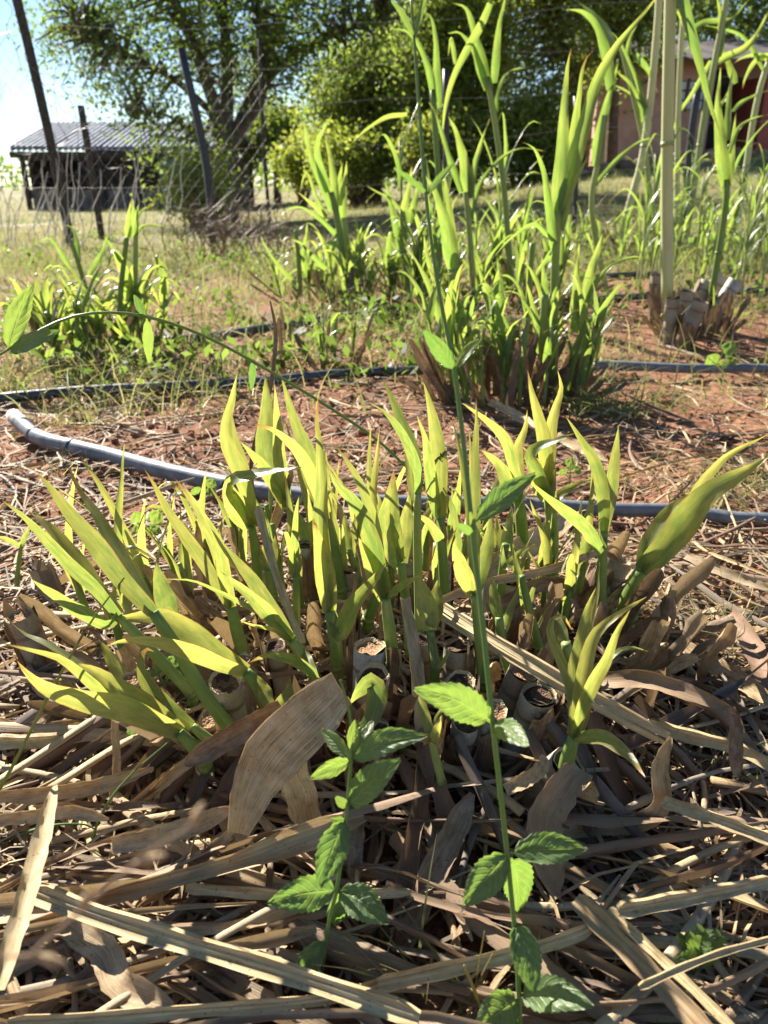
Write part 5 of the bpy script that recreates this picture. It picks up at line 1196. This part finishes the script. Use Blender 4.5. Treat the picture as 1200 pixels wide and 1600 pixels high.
for i in range(300):
    kd, mt, look = random.choices((('leaf', 'straw', 'tan dry leaf'), ('leaf', 'sheath', 'dull brown dead leaf'), ('cane', 'cane', 'pale dry cane')), (6, 4, 3))[0]
    if i < 185: px, py = random.uniform(-60, 1260), random.uniform(1090, 1680)
    elif i < 245: px, py = random.uniform(-40, 1240), random.uniform(800, 1090)
    else: px, py = random.uniform(-30, 1230), random.uniform(540, 800)
    if 330 < px < 850 and 830 < py < 1130: continue
    if 380 < px < 1000 and 1130 < py < 1560 and random.random() < .8: continue
    p = atz(px, py, .02)
    broad = random.random() < .3
    L = random.uniform(.12, .42); w = (random.uniform(.014, .024) if broad else random.uniform(.006, .012)) if kd == 'leaf' else random.uniform(.006, .012)
    near = math.hypot((p[0] - .02) / .5, (p[1] - .75) / .45)
    az = random.gauss(-.25 if px > 600 else .1, .55) if random.random() < .75 else random.uniform(0, PI)
    if py > 1250: az = random.gauss(-.1, .38)
    s = MB(); P = loose(p[0], p[1], random.uniform(.0, .05) * max(.12, 1.2 - near * .7), L, w, az, kd, random.random() if px < 430 or random.random() < .35 else random.choice((.12, .13, .25, .26, .39, .53, .8)), s)  # greyer tones away from the left paint the foreground's shade into the pieces
    size = '' if kd == 'cane' else 'broad ' if broad else 'narrow '
    lab = size + look + ' lying ' + zone(px, py)
    tag(part('dry_leaf' if kd == 'leaf' else 'dry_stalk', s, M[mt], None, P[0]), lab, 'dry leaf' if kd == 'leaf' else 'stalk', lab)
# the rest of the mulch: too many to count
s1, s2 = MB(), MB()
for i in range(3600):
    py = 1640 - 1180 * random.random() ** .95; px = random.uniform(-350, 1600)
    p = atz(px, py, .01)
    if py > 1120 and px > 250 and random.random() < (.86 if 380 < px < 1000 else .6): continue
    if random.random() < .2 and p[1] > 1.1 and (px > 900): continue
    L = random.uniform(.05, .24); w = random.uniform(.0025, .010)
    loose(p[0], p[1], random.uniform(0, .02) * (1 if p[1] < 1.1 else .4), L, w, random.gauss(0, .9), 'leaf' if random.random() < .8 else 'cane', random.random(), s1 if random.random() < (.65 if px < 430 or py < 1000 else .25) else s2)
tag(part('straw_mulch', s1, M['straw'], None, (0, .8, 0)), 'thin dry straw covering the red soil', 'mulch', kind='stuff')
tag(part('leaf_mould', s2, M['sheath'], None, (0, .8, 0)), 'dull brown leaf litter between the straw', 'mulch', kind='stuff')

# ------------------------------------------------------------------ fine litter, clods, grasses (numpy strips)
def strips(base, dirv, L, w, tone, mat, name, label, cat, origin, droop=.4, seg=3, up=None):
    n = len(base); t = np.linspace(0, 1, seg + 1)[None, :, None]
    upv = np.array([0, 0, 1.]) if up is None else up
    L_ = L[:, None, None]
    P = base[:, None, :] + L_ * (upv[None, None, :] * (t * (1 - droop[:, None, None] * t * .6)) + dirv[:, None, :] * (droop[:, None, None] * t * t + .15 * t))
    sd = norm(np.cross(dirv, np.array([0, 0, 1.]) + 1e-3) + RNG.normal(0, .5, (n, 3)))[:, None, :]
    W = (w[:, None, None] * .5) * (1 - t ** 1.6 * .95)
    v = np.stack([P - sd * W, P + sd * W], 2).reshape(n, -1, 3)
    k = 2 * (seg + 1)
    q = np.array([[2 * i, 2 * i + 1, 2 * i + 3, 2 * i + 2] for i in range(seg)])
    f = (np.arange(n)[:, None, None] * k + q[None]).reshape(-1, 4)
    uv = np.zeros((n, seg + 1, 2, 2)); uv[..., 0] = np.array([0, 1]); uv[..., 1] = t[..., 0][:, :, None]
    s = MB(); s.add(v.reshape(-1, 3), f.tolist(), uv.reshape(-1, 2), np.repeat(tone, k))
    return tag(part(name, s, mat, None, origin), label, cat, kind='stuff')
def flatdir(n):
    a = RNG.random(n) * 2 * PI
    return np.stack([np.cos(a), np.sin(a), np.zeros(n)], 1)
def on_ground(x, y, dz=0.): return np.stack([x, y, terrain(x, y) + dz], 1)
# fine straw threads
n = 8500
pp = [(random.uniform(-350, 1600), 1660 - 1150 * random.random() ** .8) for _ in range(n)]
pp = np.array([atz(x, y, 0.)[:2] for x, y in pp if not (350 < x < 1050 and y > 1130 and random.random() < .75)]); n = len(pp)
s = MB()
a = RNG.random(n) * PI; L = RNG.uniform(.015, .11, n); w = RNG.uniform(.0006, .0024, n)
dx = np.stack([np.cos(a), np.sin(a), RNG.uniform(-.05, .22, n)], 1); sd = np.stack([-np.sin(a), np.cos(a), RNG.normal(0, .4, n)], 1)
b = on_ground(pp[:, 0], pp[:, 1], .004) + np.stack([0 * a, 0 * a, RNG.random(n) ** 2 * .02], 1)
mid = b + dx * (L * .5)[:, None] + np.stack([0 * a, 0 * a, RNG.uniform(0, .12, n) * L], 1); tip = b + dx * L[:, None] + sd * (L * RNG.normal(0, .15, n))[:, None]
tip[:, 2] = np.maximum(tip[:, 2], terrain(tip[:, 0], tip[:, 1]) + .002)
v = np.stack([b - sd * w[:, None], b + sd * w[:, None], mid - sd * w[:, None], mid + sd * w[:, None], tip - sd * w[:, None] * .5, tip + sd * w[:, None] * .5], 1)
f = (np.arange(n)[:, None, None] * 6 + np.array([[0, 1, 3, 2], [2, 3, 5, 4]])[None]).reshape(-1, 4)
s.add(v.reshape(-1, 3), f.tolist(), np.tile([[0, 0], [1, 0], [0, .5], [1, .5], [0, 1], [1, 1]], (n, 1)), np.repeat(RNG.random(n), 6))
tag(part('straw_threads', s, M['straw'], None, (0, 1, 0)), 'fine broken straw threads scattered over the soil', 'straw', kind='stuff')
# clods
n = 7000
t_ = (1 + 5 ** .5) / 2
ico = norm(np.array([(-1, t_, 0), (1, t_, 0), (-1, -t_, 0), (1, -t_, 0), (0, -1, t_), (0, 1, t_), (0, -1, -t_), (0, 1, -t_), (t_, 0, -1), (t_, 0, 1), (-t_, 0, -1), (-t_, 0, 1)], float))
icof = np.array([(0, 11, 5), (0, 5, 1), (0, 1, 7), (0, 7, 10), (0, 10, 11), (1, 5, 9), (5, 11, 4), (11, 10, 2), (10, 7, 6), (7, 1, 8), (3, 9, 4), (3, 4, 2), (3, 2, 6), (3, 6, 8), (3, 8, 9), (4, 9, 5), (2, 4, 11), (6, 2, 10), (8, 6, 7), (9, 8, 1)])
pp = np.array([atz(random.uniform(-80, 1280), 1660 - 1130 * random.random(), 0.0)[:2] for _ in range(n)])
r = .0015 + .009 * RNG.random(n) ** 4 + .0012 * pp[:, 1]
v = ico[None] * (r[:, None] * RNG.uniform(.65, 1.25, (n, 12)))[:, :, None] * RNG.uniform(.7, 1.2, (n, 1, 3)) + on_ground(pp[:, 0], pp[:, 1])[:, None, :] + np.array([0, 0, .3])[None, None] * r[:, None, None]
s = MB(); s.add(v.reshape(-1, 3), (np.arange(n)[:, None, None] * 12 + icof[None]).reshape(-1, 3).tolist(), np.zeros((n * 12, 2)), np.repeat(RNG.random(n), 12))
tag(part('soil_crumbs', s, M['soil'], None, (0, 1, 0), smooth=False), 'loose crumbs of red soil', 'soil', kind='stuff')
# field grass beyond the bed
n = 120000
Y = np.exp(RNG.uniform(math.log(5.2), math.log(48), n)); X = RNG.uniform(-.95, .95, n) * Y
h = RNG.uniform(.03, .10, n) * (1 + (vnoise(X * .8, Y * .8, 41) > .6) * .7) * np.where(Y > 12, 1.25, 1)
tone = np.clip(RNG.normal(.45, .2, n) + (vnoise(X * .35, Y * .35, 42) - .5) * .8 - X / Y * .45, 0, 1)
strips(on_ground(X, Y, -.005), flatdir(n), h, RNG.uniform(.003, .006, n) * (1 + Y / 14), tone, M['grass'], 'field_grass', 'short dry and green grass covering the field beyond the fence', 'grass', (0, 12, 0), RNG.uniform(.2, .9, n), 2)
# rank weeds and grass between the clumps
n = 34000
cx = np.array([[random.uniform(-.85, .85), math.exp(random.uniform(math.log(1.9), math.log(6.5)))] for _ in range(1200)])
ci = RNG.integers(0, 1200, n); cY = cx[ci, 1]; cX = cx[ci, 0] * cY
keep = RNG.random(n) < np.where((cx[ci, 0] > .2) & (cY < 3.6), .35, 1) * np.where((cY < 2.4) & (np.abs(cx[ci, 0]) < .2), .12, 1) * np.where(cY < 4.2, .45, .8)
X = (cX + RNG.normal(0, .05, n))[keep]; Y = (cY + RNG.normal(0, .05, n))[keep]; n = len(X)
h = RNG.uniform(.04, .24, n) * np.where(Y > 3.5, 1.3, .9)
strips(on_ground(X, Y, -.004), flatdir(n), h, RNG.uniform(.0025, .006, n), np.clip(RNG.normal(.34, .28, n), 0, 1), M['grass'], 'rank_grass', 'thin green and straw coloured grass growing between the clumps', 'grass', (0, 4, 0), RNG.uniform(.2, 1.0, n), 4)
# low broad-leaved ground weeds
cs = []
for i in range(420):
    Yq = math.exp(random.uniform(math.log(2.2), math.log(7.5))); a = random.uniform(-.85, .85)
    if a > .1 and Yq < 3.4: continue
    cs.append((a * Yq, Yq, tz(a * Yq, Yq) + random.uniform(.01, .10) * (1 if Yq < 4.5 else 1.8)))
s = MB(); leaf_cloud(s, np.array(cs), 16, (.05, .05, .025), .04, droop=-.2); tag(part('ground_weeds', s, M['leaf_dark'], None, (0, 4, 0)), 'low broad leaved weeds creeping between the clumps', 'weeds', kind='stuff')
# fine green tufts: right of the near clump and by the thick pipe
def tuft(label, px, py, spread, n, h, tone, w=.0022):
    c = atz(px, py, 0.01)
    b = np.stack([c[0] + np.clip(RNG.normal(0, .7, n), -1.1, 1.1) * spread, c[1] + np.clip(RNG.normal(0, .6, n), -1, 1) * spread], 1)
    dirs = norm(np.concatenate([b - c[:2], np.zeros((n, 1))], 1) + flatdir(n) * .5)
    o = strips(on_ground(b[:, 0], b[:, 1], -.003), dirs, RNG.uniform(.45, 1.2, n) * h, RNG.uniform(.6, 1.2, n) * w, np.clip(RNG.normal(tone, .2, n), 0, 1), M['grass'], 'grass_tuft', label, 'grass tuft', (c[0], c[1], tz(c[0], c[1])), RNG.uniform(.35, 1.15, n), 5)
    del o['kind']
tuft('bluish green fine grass tuft spreading before the central clump', 950, 650, .075, 130, .16, .12)
tuft('fine grass tuft right of the central clump on bare soil', 1040, 640, .06, 50, .13, .3)
tuft('fine pale grass tuft growing over the slender grey pipe', 1100, 790, .06, 80, .11, .3)
tuft('green fine grass tuft behind the large right hand leaf', 1160, 760, .06, 90, .11, .2)
tuft('yellow green sparse tuft on the red soil near the right dry leaves', 1070, 1010, .05, 40, .09, .6, .0016)
tuft('long sparse grass blades reaching over the bleached leaf', 1130, 1010, .06, 26, .15, .3, .0018)
tuft('dry wiry grass tuft on the soil behind the bright shoots', 990, 740, .08, 60, .10, .75, .0016)
tuft('green grass tuft by the pale end of the thick pipe', 110, 660, .09, 80, .10, .4)
tuft('sparse yellow tuft in front of the thick pipe', 150, 720, .09, 60, .08, .65)
tuft('small grass tuft beside the dark pipe on the left', 230, 600, .09, 90, .13, .35)
tuft('fine grass tuft left of the cut white stubs', 960, 560, .10, 70, .15, .35)
tuft('thin green grass growing right of the cut white stubs', 1170, 480, .12, 80, .13, .3)
tuft('thin green blades among the dead leaves at the right edge', 1150, 1210, .05, 30, .09, .3, .0015)
tuft('small green blades at the foot of the tall weed', 700, 1560, .03, 14, .09, .4, .003)
# single green blades
def single(label, px, Ys, w, tone, name='wild_grass', mat='grass'):
    P = [aty(x, y, Y) for (x, y), Y in zip(px, Ys)]
    P[0][2] = min(P[0][2], tz(P[0][0], P[0][1]) + .02) if P[0][2] < .12 else P[0][2]
    s = MB(); tube(s, P, [w * m_per_px(P[0]) * .5, w * m_per_px(P[0]) * .4, w * m_per_px(P[0]) * .2], tone, n=20, sides=6); tag(part(name, s, M[mat], None, P[0]), label, 'grass')
single('thin bare grass stem leaning up across the left shoots', [(-40, 1290), (10, 1215), (80, 1080), (140, 975), (194, 903)], [.52, .53, .55, .57, .58], 6, .3)
single('thin arched green blade over the straw on the left', [(-30, 1330), (30, 1305), (80, 1290), (130, 1288), (150, 1297)], [.50, .50, .505, .51, .51], 6, .1, mat='weedstem')
single('thin green blade rising beside the golden leaf', [(130, 1350), (160, 1270), (200, 1215), (268, 1155)], [.50, .51, .53, .55], 5, .5, mat='weedstem')
single('short green blade at the bottom beside the weed', [(775, 1640), (750, 1570), (725, 1508)], [.345, .35, .355], 9, .6)
single('fine dry stem standing by the weed foot', [(735, 1640), (742, 1550), (757, 1455)], [.35, .36, .37], 4, .9)
single('fine yellow stem crossing the fine dry one', [(700, 1640), (735, 1560), (770, 1490)], [.35, .36, .365], 5, .85)
# blurred seed head close to the lens
P = [np.array([-.22, .10, .0]), np.array([-.19, .12, .16])] + [aty(x, y, Y) for (x, y), Y in zip([(-60, 1600), (40, 1500), (130, 1420), (215, 1345), (300, 1290)], [.12, .125, .13, .135, .14])]
t = thing('seed_head', P[0], 'blurred pale grass seed head close in front of the straw', 'grass')
s = MB(); tube(s, P, [.0015, .0012, .0010, .0009, .0007, .0004], .8, n=40, sides=6); part('stalk', s, M['straw'], t)
Q = spline(P, 60)
for i, k in enumerate((40, 43, 46, 49, 51, 53, 55, 57, 59)):
    q = Q[k]; e = q + np.array([.004 * (1 if i % 2 else -.2), RNG.normal(0, .001), .004 * (-.6 if i % 2 else .8)]) + norm(Q[min(59, k)] - Q[k - 1]) * .004
    if i in (2, 5): e = q + np.array([.008, 0, -.003])
    s = MB(); tube(s, [q, (q + e) / 2, e], [.0006, .0014, .0004], .02, n=7, sides=6); part('spikelet', s, M['straw'], t)
# small broad-leaved seedlings
def seedling(label, px, py, z, n, size, tone, seed):
    random.seed(seed); b = atz(px, py + size * .8, z); b0 = np.array([b[0], b[1], tz(b[0], b[1])])
    t = thing('seedling', b0, label, 'seedling')
    for i in range(n):
        a = i * 2.4 + random.random(); e = aty(px + math.cos(a) * size * .9, py + math.sin(a) * size * .6 - size * .3, b[1] + random.uniform(-.01, .01))
        k = b * .4 + e * .6
        s = MB(); tube(s, [b0, b, k], [.0012, .001, .0008], .5, n=6, sides=5); part('stem', s, M['weedstem'], t)
        toothed_leaf(t, k, e + (e - k) * .4, size * 1.1 * m_per_px(b), min(1, tone + random.uniform(-.2, .2)), .3, .05, 5)
seedling('tiny round leaved seedling in front of the left stubs', 258, 1048, .08, 4, 22, .75, 1)
seedling('bright little seedling behind the yellow left shoots', 232, 822, .04, 5, 24, .85, 2)
seedling('pale round leaved seedling under the left yellow leaves', 232, 1140, .05, 3, 26, .45, 3)
seedling('small seedling beside the thick grey pipe', 318, 765, .05, 4, 18, .6, 4)
seedling('tiny seedling on dark soil among the canes', 305, 1415, .01, 4, 10, .4, 5)
seedling('heart leaved seedling near the short pipe on the right', 1130, 560, .06, 4, 24, .6, 6)
seedling('small green seedling below the thin dead grass', 890, 735, .04, 3, 16, .8, 7)
# feathery herb by the orange cane
b = atz(1085, 1520, .015); t = thing('feathery_herb', b, 'small feathery leaved herb growing beside the orange brown cane', 'herb')
for i, (tx, ty) in enumerate([(1125, 1465), (1100, 1455), (1070, 1465), (1110, 1490), (1065, 1495), (1090, 1478)]):
    e = aty(tx, ty, b[1] + random.uniform(-.015, .015))
    s = MB(); Q = tube(s, [b, (b + e) / 2 + (0, 0, .006), e], [.0009, .0008, .0004], .5, n=10, sides=5); fr = part('frond', s, M['weedstem'], t, b)
    T = norm(e - b); S = norm(np.cross(T, CAM - b))
    for k in range(3, 10):
        for sg in (-1, 1):
            q = Q[k]; L = .011 * (1 - abs(k - 6) / 8)
            m = MB(); ribbon(m, [q, q + (S * sg * .7 + T * .6) * L * .5, q + (S * sg * .8 + T * .8) * L], .0032, p_grass, .5 + .2 * random.random(), n=5, cross=2, fold=.2); part('leaflet', m, M['weed'], fr, q)
# tiny pink-tipped flower spikes of the arching weed
for (a_, e_), lab in [(((640, 742), (692, 764)), 'small purple tipped flower spike drooping beside the tall weed'), (((636, 736), (704, 700)), 'thin curved flower spike with pale florets beside the tall weed')]:
    Yq = .83; A, E = aty(*a_, Yq), aty(*e_, Yq - .01)
    t = thing('flower_spike', A, lab, 'flower')
    s = MB(); Q = tube(s, [A, (A + E) / 2 - (0, 0, .006), E], .0011, .4, n=14, sides=5); part('stem', s, M['weedstem'], t)
    s = MB()
    for k in range(5, 14):
        for j in range(4): tube(s, [Q[k], Q[k] + RNG.normal(0, .0025, 3)], [.0012, .0006], random.random(), n=2, sides=4)
    part('florets', s, M['sheath'], t)
